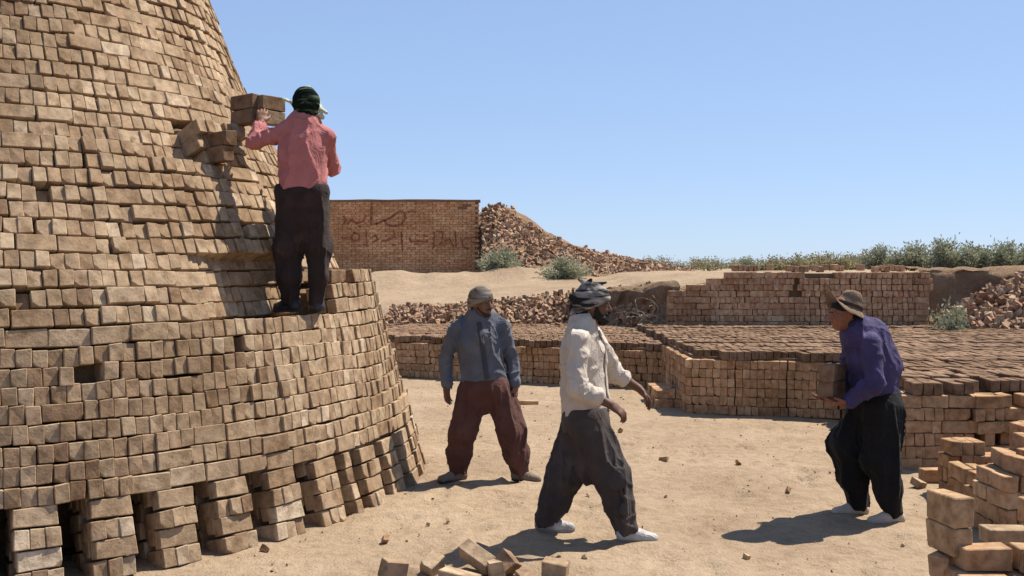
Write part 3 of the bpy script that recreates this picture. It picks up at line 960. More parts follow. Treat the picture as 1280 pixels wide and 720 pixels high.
# low right corner: small stacks
def corner():
    g2 = 'bricks at the lower right corner'
    # block stack d ~ 8
    root = empty('brick_pile', (0, 0, 0))
    tag(root, 'knee-high block of stacked bricks with a sunlit top at right', 'brick pile')
    items = []
    x0 = (1188 - 640) / F * 8.1
    for c in range(4):
        n = 6 if c < 3 else 3
        for i in range(n):
            hd = c != 1
            if c == 1:
                if i % 3 == 0:
                    for q in range(3):
                        M = Matrix.Translation((x0 + 0.125 + (i // 3) * 0.262, 8.1 + 0.045 + q * 0.09, c * PITCH + BH / 2))
                        items.append((M @ jitter(0.015), random.randrange(8), Vector((0, -1, 0))))
            else:
                M = frame((x0 + 0.045 + i * 0.09 + (0.01 if c == 3 else 0), 8.1 + BL / 2 + random.uniform(-0.015, 0.015), c * PITCH + BH / 2), Vector((0, -1, 0)), Vector((1, 0, 0)), Vector((0, 0, 1)))
                items.append((M @ jitter(0.015), random.randrange(8), Vector((0, -1, 0))))
    for c in range(5):
        for i in range(9):
            if c == 4 and i in (2, 5, 6): continue
            if c == 2 and i in (1,): continue
            M = frame((x0 + 0.66 + i * 0.092, 8.22 + BL / 2 + random.uniform(-0.03, 0.03), c * PITCH + BH / 2), Vector((0, -1, 0)), Vector((1, 0, 0)), Vector((0, 0, 1)))
            items.append((M @ jitter(0.03), random.randrange(8), Vector((0, -1, 0))))
    emit_bricks(root, items, M_DARKCLAY, 120)
    loose('single brick lying on its side left of the knee-high block', gp(1168, 604, 0.055), (0.0, 0.0, 0.05), (1.0, 1.3, 1), M_DARKCLAY, g2)
    loose('brick shard in front of the single brick lying by the block', gp(1150, 612, 0.03), (0.4, 0.3, 0.7), (0.7, 0.8, 0.6), M_CLAY, g2, RUBBLE, 2)
    loose('tilted small shard against the knee-high block', gp(1184, 603, 0.05), (0.3, 0.9, 0.2), (0.6, 0.8, 0.6), M_CLAY, g2, RUBBLE, 6)
    loose('upright leaning brick behind the two-brick pillar', gp(1232, 628, 0.09), (0.1, 1.2, 0.5), (1, 1, 1), M_DARKCLAY, g2)
    loose('dark brick lump between block and right edge', gp(1252, 636, 0.06), (0.5, 0.4, 1.5), (1, 1.2, 1), M_DARKCLAY, g2, RUBBLE, 1)
    rp = empty('brick_pile', (0, 0, 0))
    tag(rp, 'ragged dark pile of bricks along the right edge behind the near corner pile', 'brick pile')
    it2 = []
    for (bx, by, hts) in ((1232, 7.35, (3, 3, 2, 4, 4, 5)), (1266, 6.75, (4, 5, 4, 5))):
        X1 = (bx - 640) / F * by
        for i, hh in enumerate(hts):
            for c in range(hh):
                for q in range(2):
                    M = frame((X1 + i * 0.095, by + 0.12 + q * 0.25 + random.uniform(-0.04, 0.04), c * PITCH + BH / 2), Vector((0, -1, 0)), Vector((1, 0, 0)), Vector((0, 0, 1)))
                    it2.append((M @ Matrix.Rotation(random.gauss(0, 0.09), 4, 'Z') @ jitter(0.03), random.randrange(8), Vector((0, -1, 0))))
    emit_bricks(rp, it2, M_DARKCLAY, 100)
    # near pile reaching out of the picture, its top shows
    root = empty('brick_pile', (0, 0, 0))
    tag(root, 'near pile of flat laid bricks at the bottom right corner with pale tops', 'brick pile')
    items = []
    d0 = 5.1
    X0 = (1180 - 640) / F * d0
    for c in range(4):
        for i in range(5):
            for q in range(3):
                if c == 3 and (q == 2 or (i == 0 and q == 0)): continue
                z = c * PITCH
                M = frame((X0 + 0.13 + i * 0.26 + random.uniform(-0.01, 0.01) + (0.05 if c % 2 else 0), d0 - 0.16 + q * 0.13, z + BH / 2), Vector((1, 0, 0)), Vector((0, 1, 0)), Vector((0, 0, 1)))
                s = Matrix.Diagonal((1, 1.4, 1, 1))
                items.append((M @ s @ jitter(0.02), random.randrange(8), Vector((0, -0.5, 0.8))))
    emit_bricks(root, items, M_DARKCLAY, 80)
    zt = 3 * PITCH + 0.002
    # pedestal block + two bricks forming a small pillar
    p = px(1186, 690, 5.2)
    base = obj('loose_brick', brick_mesh(3, M_DARKCLAY, tagname='loose_brick'))
    base.location = (p.x + 0.0, p.y + 0.02, p.z - 0.058); base.rotation_euler = (0, 0, 0.75); base.scale = (0.9, 1.2, 1)
    tag(base, 'dark brick hidden beneath the two-brick pillar at bottom right', 'brick', g2)
    for i in range(3):
        under = obj('loose_brick', brick_mesh(i, M_DARKCLAY, tagname='loose_brick'))
        under.location = (p.x + 0.03, p.y + 0.05, (p.z - 0.116) * (2 * i + 1) / 6); under.rotation_euler = (0, 0, 0.6 + 0.1 * i); under.scale = (1, 1.3, (p.z - 0.116) / 3 / BH)
        tag(under, ['lowest', 'middle', 'upper'][i] + ' dark brick in the support under the two-brick pillar', 'brick', g2)
    hgt = 0.145
    for i in range(2):
        b = obj('loose_brick', brick_mesh(i + 4, M_CLAYW, tagname='loose_brick'))
        b.location = (p.x + 0.004 * i, p.y, p.z + hgt * (i + 0.5)); b.rotation_euler = (0, 0, R(-80) + 0.03 * i)
        b.scale = (1.0, 1.28, hgt / BH * 0.99)
        tag(b, ['lower', 'upper'][i] + ' brick of the two-brick pillar standing at bottom right', 'brick', g2)
    # bricks at the very right edge
    for i in range(3):
        q = px(1282, 640 + i * 26, 6.2)
        b = obj('loose_brick', brick_mesh(i, M_DARKCLAY, tagname='loose_brick'))
        b.location = (q.x + 0.1, q.y, 0.42 - i * 0.14 - 0.06); b.rotation_euler = (0, 0, 0.2 + 0.2 * i); b.scale = (1.1, 1.5, 1.25)
        tag(b, ['top', 'middle', 'bottom'][i] + ' brick of the short pile cut by the right picture edge', 'brick', g2)
    # sandy paving bricks between
    loose('flat sunlit brick behind the near corner pile', px(1258, 668, 5.9), (1.57, 0, 0.05), (1.1, 1, 1.2), M_CLAY, g2)
M_CLAYW = brick_mat('warm_clay', [(0.0, (0.42, 0.27, 0.15)), (1.0, (0.46, 0.30, 0.17))], dust_amt=0.2)
corner()

# bricks being laid on the round stack
def laid():
    g3 = 'bricks being laid by the man on the stack'
    ax = Vector((0.84, -0.54, 0)); 
    ang = math.atan2(ax.y, ax.x)
    p = px(307, 152, 8.12); 
    for i in range(2):
        b = obj('loose_brick', brick_mesh(i, M_DAMP_SHADE, tagname='loose_brick'))  # darker clay paints in the shade of faces turned from the sun
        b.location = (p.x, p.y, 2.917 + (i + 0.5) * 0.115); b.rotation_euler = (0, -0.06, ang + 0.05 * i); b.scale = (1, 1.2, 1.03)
        tag(b, ['lower', 'upper'][i] + ' of the two dark bricks at the hand of the man in pink', 'brick', g3)
    p = px(272, 205, 7.72)
    for i in range(2):
        b = obj('loose_brick', brick_mesh(i + 2, M_DAMP_SHADE, tagname='loose_brick'))  # same shade put into the colour
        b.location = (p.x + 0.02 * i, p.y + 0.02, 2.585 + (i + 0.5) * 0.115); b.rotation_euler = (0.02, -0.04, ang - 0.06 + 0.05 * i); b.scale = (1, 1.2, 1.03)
        tag(b, ['lower', 'upper'][i] + ' of the two dark bricks jutting from the stack left of his arm', 'brick', g3)
    for i in range(2):
        b = obj('loose_brick', brick_mesh(i + 4, M_CLAY, tagname='loose_brick'))
        q = px(338, 140, 8.15)
        b.location = (q.x, q.y, 2.917 + (i + 0.5) * 0.112); b.rotation_euler = (0, 0, ang + 1.5)
        tag(b, ['lower', 'upper'][i] + ' pale brick lying behind the hand of the man in pink', 'brick', g3)
    b = obj('loose_brick', brick_mesh(6, M_DAMP_SHADE, tagname='loose_brick'))  # shaded brick, its shade put into the colour
    q = px(418, 340, 8.35); b.location = (q.x, q.y, 0.45 + 11 * PITCH + 0.055); b.rotation_euler = (0, 0, R(70))
    tag(b, 'dark brick on the stepped edge of the stack right of the man', 'brick', g3)
laid()

# ------------------------------------------------------------------ stones and clods
def stones():
    items = []
    for _ in range(1500):
        x = random.uniform(-2.2, 6.0); y = random.uniform(5.4, 17)
        if (Vector((x, y, 0)) - SC).length < 4.1: continue
        s = min(0.22, 0.02 + random.expovariate(22))
        M = Matrix.Translation((x, y, float(0.0) + 0.006)) @ Euler([random.uniform(0, 6.28) for _ in range(3)]).to_matrix().to_4x4() @ Matrix.Scale(s, 4)
        items.append((M, random.randrange(len(RUBBLE))))
    zs = terrain(np.array([m[0].translation.x for m in items]), np.array([m[0].translation.y for m in items]))
    for m, z in zip(items, zs): m[0].translation.z = z + 0.004
    o = obj('pebbles', joined_mesh('pebbles', items, M_CLAY, RUBBLE))
    tag(o, 'small pebbles and crumbs of clay scattered over the sand', 'pebbles', kind='stuff')
    for ci, (x, y, s) in enumerate(((829, 577, .45), (775, 541, .35), (925, 583, .35), (480, 680, .4), (334, 690, .4), (1035, 560, .3), (985, 620, .3), (560, 655, .25), (930, 700, .35), (1030, 530, .3))):
        o = obj('dirt_clod', brick_mesh(random.randrange(len(RUBBLE)), M_DARKCLAY, RUBBLE, 'broken_brick'))
        o.location = gp(x, y, 0.012); o.scale = (s, s, s); o.rotation_euler = [random.uniform(0, 6) for _ in range(3)]
        tag(o, 'small dark clod ' + ['right of the walking man at his knee height', 'on the sand just right of the walking hands', 'midway between walking man and purple man', 'near the left end of the foreground bricks',
            'close to the foot of the round stack', 'left of the carried bricks on the sand', 'left of the purple man near his shadow', 'between the round stack and walking man', 'in the foreground below the purple shadow', 'near the foot of the middle brick bed'][ci], 'clod', 'dark clods on the sand')
stones()

# ------------------------------------------------------------------ scrub
def leaf_mat(name, a, b_):
    m, nt, b = new_mat(name)
    geo = N(nt, 'ShaderNodeNewGeometry')
    c = ramp(nt, geo.outputs['Random Per Island'], [(0.0, a), (1.0, b_)])
    nt.links.new(c, b.inputs['Base Color'])
    b.inputs['Roughness'].default_value = 0.8
    tr = N(nt, 'ShaderNodeBsdfTranslucent')
    nt.links.new(c, tr.inputs[0])
    ms = N(nt, 'ShaderNodeMixShader'); ms.inputs[0].default_value = 0.25
    nt.links.new(b.outputs[0], ms.inputs[1]); nt.links.new(tr.outputs[0], ms.inputs[2])
    out = [n for n in nt.nodes if n.type == 'OUTPUT_MATERIAL'][0]
    nt.links.new(ms.outputs[0], out.inputs[0])
    return m
M_LEAF = leaf_mat('grey_green_leaf', (0.20, 0.215, 0.135), (0.36, 0.355, 0.245))
M_DRY = leaf_mat('dry_leaf', (0.16, 0.15, 0.075), (0.34, 0.29, 0.17))
M_STEM = plain_mat('woody_stem', (0.16, 0.11, 0.07), 0.9)

def bush_meshes(seed, w, h, n, mat):
    r = np.random.default_rng(seed)
    V, T = [], []
    SV, ST = [], []
    nb = 40
    for b in range(nb):
        az = r.uniform(0, 6.28); el = r.uniform(0.35, 1.45)
        L = 0.75 + 0.35 * r.random()
        tip = np.array([math.cos(az) * math.cos(el) * w / 2, math.sin(az) * math.cos(el) * w / 2, math.sin(el) * h]) * L
        base = np.array([math.cos(az) * 0.04, math.sin(az) * 0.04, -0.03])
        side = np.cross(tip - base, [0.3, 0.2, 1.0]); side = side / np.linalg.norm(side) * 0.006
        side2 = np.cross(tip - base, side); side2 = side2 / np.linalg.norm(side2) * 0.006
        k = len(SV)
        SV += [base + side, base - side, base + side2, tip]
        ST += [(k, k + 1, k + 3), (k + 1, k + 2, k + 3), (k + 2, k, k + 3)]
        m = n // nb
        for i in range(m):
            t = r.uniform(0.2, 1.08)
            p = base + (tip - base) * t + r.normal(0, 0.055 * (0.6 + w * 0.4), 3)
            if p[2] < 0: p[2] = r.uniform(0, 0.1)
            d = (tip - base); d = d / np.linalg.norm(d) + r.normal(0, 0.55, 3); d /= np.linalg.norm(d)
            s = np.cross(d, r.normal(0, 1, 3)); s /= np.linalg.norm(s)
            l = r.uniform(0.05, 0.10); ww = r.uniform(0.010, 0.019)
            k = len(V)
            V += [p, p + d * l * 0.5 + s * ww, p + d * l, p + d * l * 0.5 - s * ww]
            T += [(k, k + 1, k + 2), (k, k + 2, k + 3)]
    return fast_mesh('foliage', V, T, [mat]), fast_mesh('stem', SV, ST, [M_STEM])

def build_scrub():
    kinds = [bush_meshes(1, 1.0, 0.55, 3600, M_LEAF), bush_meshes(2, 1.2, 0.6, 4200, M_LEAF), bush_meshes(3, 0.9, 0.42, 1500, M_DRY), bush_meshes(4, 0.8, 0.7, 2000, M_LEAF)]
    def bush(x, ybase, d, wpx, hpx, kind, label, group):
        p = px(x, ybase, d)
        p.z = min(p.z, float(terrain(p.x, p.y)) + 0.35) if group is None else p.z
        w0 = [1.0, 1.2, 0.9, 0.8][kind]; h0 = [0.55, 0.6, 0.42, 0.7][kind]
        root = empty('scrub_bush', p, random.uniform(0, 6.28))
        s = wpx / F * d / w0
        root.scale = (s, s, 0.86 * hpx / F * d / h0)
        tag(root, label, 'bush', group)
        for me, nm in zip(kinds[kind], ('foliage', 'stem')):
            obj(nm, me, root)
    bush(628, 341, 28.6, 62, 30, 0, 'grey-green bush at the foot of the far wall end', None)
    bush(703, 352, 27.2, 70, 31, 1, 'wider grey-green bush on the dirt road below the rubble slope', None)
    bush(1188, 409, 17.3, 66, 62, 3, 'dark green bush in the gap right of the reddish brick wall', None)
    gr = 'scrub along the skyline'
    for i, (x, y, d, w, h) in enumerate([(1098, 337, 23, 50, 30), (1140, 337, 22.5, 60, 34), (1178, 337, 22, 66, 38), (1218, 338, 21.8, 66, 34), (1258, 338, 21.6, 60, 36), (1292, 338, 21.6, 60, 36)]):
        bush(x, y, d, w, h, [1, 0, 1, 0, 1, 0][i], ['leftmost big', 'second big', 'third and tallest big', 'fourth big', 'fifth big', 'rightmost big'][i] + ' grey-green bush on the skyline behind the reddish wall', gr)
    for i, (x, y, d, w, h) in enumerate([(932, 341, 27, 36, 20), (965, 340, 28, 50, 20), (1000, 338, 27, 60, 20), (1040, 337, 26, 62, 20), (1068, 337, 27, 46, 18)]):
        bush(x, y, d, w, h, [0, 2, 2, 2, 2][i], ['darkest low green bush at the left of the low skyline row', 'first dry low bush right of the darkest green one', 'second dry low bush on the skyline above the reddish wall', 'third dry low bush on the skyline above the reddish wall', 'dry low bush just left of the big skyline bushes'][i], gr)
    # far thin scrub
    Vs, Ts, off = [], [], 0
    r = np.random.default_rng(5)
    base = kinds[2][0]
    n = len(base.vertices); co = np.empty(n * 3, dtype=np.float32); base.vertices.foreach_get('co', co); co = co.reshape(-1, 3)
    tri = np.array([p.vertices[:] for p in base.polygons], dtype=np.int32)
    sel = tri[: (len(tri) // 6) * 2]; used = sel.max() + 1; co = co[:used]
    for i in range(170):
        d = r.uniform(36, 150)
        x = r.uniform(-60, 60) if i % 2 else r.uniform(4.5, 26) * d / 45
        z = float(terrain(x, d))
        s = r.uniform(0.8, 1.7) * (0.8 + d / 120)
        a = r.uniform(0, 6.28)
        c = co * s
        c = np.stack([c[:, 0] * math.cos(a) - c[:, 1] * math.sin(a), c[:, 0] * math.sin(a) + c[:, 1] * math.cos(a), c[:, 2]], -1) + np.array([x, d, z - 0.05])
        Vs.append(c); Ts.append(sel + off); off += len(c)
    o = obj('far_scrub', fast_mesh('far_scrub', np.concatenate(Vs), np.concatenate(Ts), [M_DRY]))
    tag(o, 'thin dry scrub scattered over the far plain to the skyline', 'scrub', kind='stuff')
build_scrub()

# ------------------------------------------------------------------ bodies from distance fields
class Sdf:
    def __init__(s, h):
        s.h = h; s.ops = []
    def cone(s, a, b, r1, r2, k=0.02, sq=None):
        s.ops.append(('cone', np.array(a, float), np.array(b, float), r1, r2, k, sq)); return s
    def ell(s, c, r, axes=None, k=0.02, sub=False):
        s.ops.append(('ell', np.array(c, float), np.array(r, float), np.eye(3) if axes is None else np.array(axes, float), k, sub)); return s
    def cut(s, p, n):
        s.ops.append(('cut', np.array(p, float), np.array(n, float))); return s
    def fold(s, fn):
        s.ops.append(('fold', fn)); return s
    def build(s):
        lo = np.full(3, 1e9); hi = np.full(3, -1e9)
        for o in s.ops:
            if o[0] == 'cone':
                r = max(o[3], o[4]) + 0.05
                lo = np.minimum(lo, np.minimum(o[1], o[2]) - r); hi = np.maximum(hi, np.maximum(o[1], o[2]) + r)
            elif o[0] == 'ell' and not o[5]:
                r = o[2].max() + 0.05
                lo = np.minimum(lo, o[1] - r); hi = np.maximum(hi, o[1] + r)
        h = s.h
        n = np.ceil((hi - lo) / h).astype(int) + 1
        ax = [lo[i] + h * np.arange(n[i]) for i in range(3)]
        d = np.full(n, 0.5, dtype=np.float32)
        def window(l, u):
            sl = []
            for i in range(3):
                a = max(0, int((l[i] - lo[i]) / h)); b = min(n[i], int((u[i] - lo[i]) / h) + 2)
                sl.append(slice(a, b))
            return tuple(sl)
        def pts(w):
            return np.stack(np.meshgrid(ax[0][w[0]], ax[1][w[1]], ax[2][w[2]], indexing='ij'), -1).astype(np.float32)
        for o in s.ops:
            if o[0] == 'cone':
                _, a, b, r1, r2, k, sq = o
                r = max(r1, r2) + k + 0.045
                w = window(np.minimum(a, b) - r, np.maximum(a, b) + r)
                P = pts(w)
                ba = b - a; L2 = max(1e-9, ba @ ba)
                t = np.clip(((P - a) @ ba) / L2, 0, 1)
                v = P - a - t[..., None] * ba
                if sq is not None:
                    u, f = np.array(sq[0], float), sq[1]
                    u = u / np.linalg.norm(u)
                    v = v + ((v @ u) * (1 / f - 1))[..., None] * u
                nd = np.linalg.norm(v, axis=-1) - (r1 + (r2 - r1) * t)
                if sq is not None: nd = nd * min(1.0, sq[1] * 1.1)
            elif o[0] == 'ell':
                _, c, rr, A, k, sub = o
                r = rr.max() + k + 0.045
                w = window(c - r, c + r)
                P = (pts(w) - c) @ A.T
                k0 = np.linalg.norm(P / rr, axis=-1); k1 = np.linalg.norm(P / (rr * rr), axis=-1) + 1e-6
                nd = k0 * (k0 - 1) / k1
                if sub:
                    cur = d[w]; hh = np.clip(0.5 - 0.5 * (cur + nd) / k, 0, 1)
                    d[w] = cur * (1 - hh) + (-nd) * hh + k * hh * (1 - hh)
                    continue
            elif o[0] == 'cut':
                for i0 in range(0, n[0], 32):
                    w = (slice(i0, min(n[0], i0 + 32)), slice(0, n[1]), slice(0, n[2]))
                    d[w] = np.maximum(d[w], (pts(w) - o[1]) @ o[2])
                continue
            elif o[0] == 'fold':
                I = np.nonzero(np.abs(d) < 0.04)
                P = np.stack([ax[i][I[i]] for i in range(3)], -1)
                d[I] -= o[1](P)
                continue
            cur = d[w]
            hh = np.clip(0.5 + 0.5 * (cur - nd) / k, 0, 1)
            d[w] = cur * (1 - hh) + nd * hh - k * hh * (1 - hh)
        return s.nets(d, lo, h)
    def nets(s, d, lo, h):
        S = d < 0
        n = d.shape
        cnt = np.zeros((n[0] - 1, n[1] - 1, n[2] - 1), dtype=np.int8)
        for a in (0, 1):
            for b in (0, 1):
                for c in (0, 1):
                    cnt += S[a:n[0] - 1 + a, b:n[1] - 1 + b, c:n[2] - 1 + c]
        act = (cnt > 0) & (cnt < 8)
        ids = np.full(act.shape, -1, dtype=np.int32)
        I, J, K = np.nonzero(act)
        ids[I, J, K] = np.arange(len(I))
        corner = {}
        for a in (0, 1):
            for b in (0, 1):
                for c in (0, 1): corner[(a, b, c)] = d[I + a, J + b, K + c]
        acc = np.zeros((len(I), 3)); m = np.zeros(len(I))
        for e in range(3):
            o1, o2 = [q for q in range(3) if q != e]
            for p in (0, 1):
                for q in (0, 1):
                    c0 = [0, 0, 0]; c0[o1] = p; c0[o2] = q; c1 = list(c0); c1[e] = 1
                    v0, v1 = corner[tuple(c0)], corner[tuple(c1)]
                    x = (v0 < 0) != (v1 < 0)
                    t = np.where(x, v0 / np.where(x, v0 - v1, 1), 0)
                    pos = np.tile(np.array(c0, float), (len(I), 1)); pos[:, e] = t
                    acc += pos * x[:, None]; m += x
        V = (np.stack([I, J, K], -1) + acc / np.maximum(m, 1)[:, None]) * h + lo
        quads = []
        for e in range(3):
            o1, o2 = (e + 1) % 3, (e + 2) % 3
            s0 = [slice(None)] * 3; s1 = [slice(None)] * 3
            s0[e] = slice(0, n[e] - 1); s1[e] = slice(1, n[e])
            for q in (o1, o2): s0[q] = slice(1, n[q] - 1); s1[q] = slice(1, n[q] - 1)
            A, B = S[tuple(s0)], S[tuple(s1)]
            X = np.nonzero(A != B)
            flip = A[X]
            base = [X[0].copy(), X[1].copy(), X[2].copy()]
            for q in (o1, o2): base[q] = base[q] + 1
            def cell(da, db):
                c = [base[0].copy(), base[1].copy(), base[2].copy()]
                c[o1] = c[o1] - da; c[o2] = c[o2] - db
                return ids[c[0], c[1], c[2]]
            q4 = np.stack([cell(1, 1), cell(0, 1), cell(0, 0), cell(1, 0)], -1)
            q4[~flip] = q4[~flip][:, ::-1]
            quads.append(q4)
        return V, np.concatenate(quads)

def nrmz(v):
    v = np.array(v, float); return v / np.linalg.norm(v)

def ridged(P, sc, off):
    n = vnoise(P * np.array(sc) + off)
    return 1 - 2 * np.abs(n)

def crease(P, sc, off, p):
    return np.clip(1 - 1.6 * np.abs(vnoise(P * np.array(sc) + off)), 0, 1) ** p

def hand_prims(s, w, d, pn, th, curl=0.5, k=0.008):
    """w wrist, d hand direction, pn palm normal (fingers curl towards it), th thumb side"""
    w = np.array(w, float); d = nrmz(d); pn = nrmz(np.array(pn, float) - d * np.dot(pn, d)); t = nrmz(np.cross(d, pn))
    if np.dot(t, th) < 0: t = -t
    s.cone(w, w + d * 0.03, 0.026, 0.03, 0.015, (pn, 0.75))
    s.cone(w + d * 0.03 + t * 0.012, w + d * 0.082 + t * 0.014, 0.029, 0.026, 0.012, (pn, 0.55))
    s.cone(w + d * 0.03 - t * 0.012, w + d * 0.078 - t * 0.016, 0.027, 0.024, 0.012, (pn, 0.55))
    L = [0.072, 0.080, 0.074, 0.058]
    for i in range(4):
        off = 0.031 - 0.0208 * i
        p = w + d * (0.088 - 0.004 * abs(i - 1)) + t * off
        a = curl * 0.55
        dd = nrmz(d * math.cos(a) + pn * math.sin(a) + t * (0.05 * (1.5 - i)))
        p1 = p + dd * L[i] * 0.45
        a2 = curl * 1.5
        d2 = nrmz(d * math.cos(a2) + pn * math.sin(a2))
        p2 = p1 + d2 * L[i] * 0.32
        a3 = curl * 2.3
        d3 = nrmz(d * math.cos(a3) + pn * math.sin(a3))
        p3 = p2 + d3 * L[i] * 0.25
        s.cone(p, p1, 0.0098, 0.009, 0.005); s.cone(p1, p2, 0.009, 0.0083, 0.003); s.cone(p2, p3, 0.0083, 0.0074, 0.003)
    p = w + d * 0.03 + t * 0.03
    q = p + nrmz(d * 0.75 + t * 0.55 + pn * 0.35) * 0.042
    q2 = q + nrmz(d * 0.95 + t * 0.1 + pn * 0.35) * 0.034
    s.cone(p, q, 0.0135, 0.011, 0.01); s.cone(q, q2, 0.011, 0.0088, 0.004)

def head_frame(c, f, up=(0, 0, 1)):
    f = nrmz(f); sd = nrmz(np.cross(f, up)); u = nrmz(np.cross(sd, f))
    c = np.array(c, float)
    def P(a, b, e): return c + sd * a + f * b + u * e      # side, front, up
    return P, np.array([sd, f, u])

def head_prims(s, c, f, neck, up=(0, 0, 1)):
    P, A = head_frame(c, f, up)
    s.ell(P(0, -0.012, 0.035), (0.075, 0.097, 0.09), A, 0.02)
    s.ell(P(0, 0.022, -0.035), (0.060, 0.070, 0.075), A, 0.03)
    s.ell(P(0, 0.052, -0.085), (0.032, 0.034, 0.028), A, 0.03)
    for q in (-1, 1):
        s.ell(P(0.040 * q, 0.055, -0.025), (0.026, 0.024, 0.028), A, 0.02)
        s.ell(P(0.030 * q, 0.087, 0.020), (0.024, 0.010, 0.008), A, 0.012)
        s.ell(P(0.031 * q, 0.098, 0.002), (0.017, 0.014, 0.011), A, 0.010, True)
        s.ell(P(0.077 * q, -0.008, -0.008), (0.011, 0.022, 0.034), A, 0.008)
        s.ell(P(0.031 * q, 0.076, 0.001), (0.0135, 0.0135, 0.0125), A, 0.003)
    s.cone(P(0, 0.086, 0.012), P(0, 0.108, -0.030), 0.0095, 0.0135, 0.012)
    for q in (-1, 1): s.ell(P(0.012 * q, 0.098, -0.033), (0.009, 0.010, 0.008), A, 0.008)
    s.ell(P(0, 0.082, -0.058), (0.024, 0.012, 0.0075), A, 0.007)
    s.ell(P(0, 0.079, -0.070), (0.021, 0.012, 0.008), A, 0.007)
    s.cone(P(0, -0.025, -0.05), neck, 0.055, 0.062, 0.03)

def person(label, loc, J, st):
    root = empty('person', loc)
    tag(root, label, 'person', 'brick workers')
    tf = nrmz(st['tf'])                      # torso front
    ts = nrmz(np.cross(tf, (0, 0, 1)))       # his right-hand side
    A = lambda k: np.array(J[k], float)
    neck, chest, pel = A('neck'), A('chest'), A('pelvis')
    b = Sdf(0.0062)
    head_prims(b, J['head'], J['face'], neck, J.get('hup', (0, 0, 1)))
    b.cone(neck - [0, 0, 0.06], chest, 0.11, 0.14, 0.03, (tf, 0.66))
    b.cone(chest, pel, 0.14, 0.145, 0.03, (tf, 0.7))
    for i in (0, 1):
        sh, el, wr = [np.array(J[q][i], float) for q in ('sh', 'el', 'wr')]
        b.cone(neck - [0, 0, 0.03], sh, 0.055, 0.055, 0.03)
        b.cone(sh, el, 0.052, 0.040, 0.02); b.cone(el, el + (wr - el) * 0.4, 0.041, 0.038, 0.02); b.cone(el + (wr - el) * 0.4, wr, 0.038, 0.027, 0.02)
        hand_prims(b, wr, J['hd'][i], J['pn'][i], J['tm'][i], J['curl'][i])
        hp, kn, an = [np.array(J[q][i], float) for q in ('hip', 'kn', 'an')]
        b.cone(hp, kn, 0.085, 0.055, 0.03); b.cone(kn, an, 0.053, 0.038, 0.02)
        tz = nrmz([J['toe'][i][0], J['toe'][i][1], 0])
        b.cone(an - [0, 0, 0.025], an + tz * 0.10 - [0, 0, 0.045], 0.036, 0.026, 0.02)
    V, Q = b.build()
    obj('body', fast_mesh('body', V, Q, [st['skin']], True), root)
    # trousers
    t = Sdf(0.0075)
    tr = st['trousers']
    t.cone(pel + [0, 0, tr['waist'] - pel[2]], pel - [0, 0, 0.05], tr['wr'], tr['hr'], 0.03, (tf, tr.get('sq', 0.8)))
    if 'crotch' in tr:
        t.cone(pel - [0, 0, 0.05], np.array(tr['crotch'], float), tr['hr'] * 0.8, tr['cr'], 0.06, (tf, 0.8))
    for i in (0, 1):
        hp, kn, an = [np.array(J[q][i], float) for q in ('hip', 'kn', 'an')]
        r0, r1, r2, r3 = tr['leg'][i]
        hem = an + (kn - an) * tr.get('hem', [0.0, 0.0])[i]
        mid = kn + (hem - kn) * 0.55
        t.cone(hp, kn, r0, r1, 0.05); t.cone(kn, mid, r1, r2, 0.04); t.cone(mid, hem, r2, r3, 0.03)
        t.cut(hem - nrmz(kn - hem) * 0.03, -nrmz(kn - hem)) if False else None
    t.cut((0, 0, tr['waist']), (0, 0, 1)); t.cut((0, 0, tr.get('floor', 0.055)), (0, 0, -1))
    so = st['seed']
    def tfold(P):
        z = P[:, 2]
        low = np.exp(-((z - 0.15) / 0.13) ** 2)
        kneem = np.exp(-((z - 0.45) / 0.15) ** 2)
        Pw = P + 0.035 * np.stack([vnoise(P * 4.5 + so), vnoise(P * 4.5 + so + 9), z * 0], -1)
        f = 0.026 * (crease(Pw, (10, 10, 1.2), so, 1.5) - 0.45) + 0.010 * (crease(Pw, (19, 19, 2.4), so + 3, 2) - 0.4)
        dg = np.stack([P[:, 0] * 4 + z * 3, P[:, 1] * 5, z * 11 + 7 * P[:, 0]], -1)
        f = f + 0.009 * (crease(dg, (1, 1, 1), so + 5, 3) - 0.3) * (0.35 + 0.65 * kneem)
        f = f * (0.05 + 0.95 * (1 - sstep(tr['waist'] - 0.16, tr['waist'] - 0.05, z)))
        return f + 0.008 * low * (crease(Pw, (4, 4, 15), so + 7, 2) - 0.4)
    t.fold(tfold)
    V, Q = t.build()
    obj('trousers', fast_mesh('trousers', V, Q, [tr['mat']], True), root)
    # shirt
    s = Sdf(0.007)
    sp = st['shirt']
    top = neck - [0, 0, 0.045]
    s.cone(top, chest, sp['r'][0], sp['r'][1], 0.03, (tf, sp.get('sq', 0.72)))
    s.cone(chest, np.array([pel[0], pel[1], sp['hem'] - 0.02]), sp['r'][1], sp['r'][2], 0.04, (tf, sp.get('sq', 0.72) + 0.06))
    for e in sp.get('extra', ()): s.cone(*e)
    s.cut((0, 0, sp['hem']), (sp.get('hemt', 0.0), 0, -1))
    for i in (0, 1):
        sh, el, wr = [np.array(J[q][i], float) for q in ('sh', 'el', 'wr')]
        s.cone(neck - [0, 0, 0.035], sh, 0.058, 0.064, 0.03)
        s.cone(sh, el, 0.066, sp['sl'][0], 0.03)
        cuff = el + (wr - el) * sp['cuff'][i]
        s.cone(el, cuff, sp['sl'][0], sp['sl'][1], 0.02)
        s.cone(cuff - nrmz(wr - el) * 0.025, cuff, sp['sl'][1] + 0.003, sp['sl'][1] + 0.003, 0.004)
    arms = [(np.array(J['sh'][i], float), np.array(J['el'][i], float), np.array(J['wr'][i], float)) for i in (0, 1)]
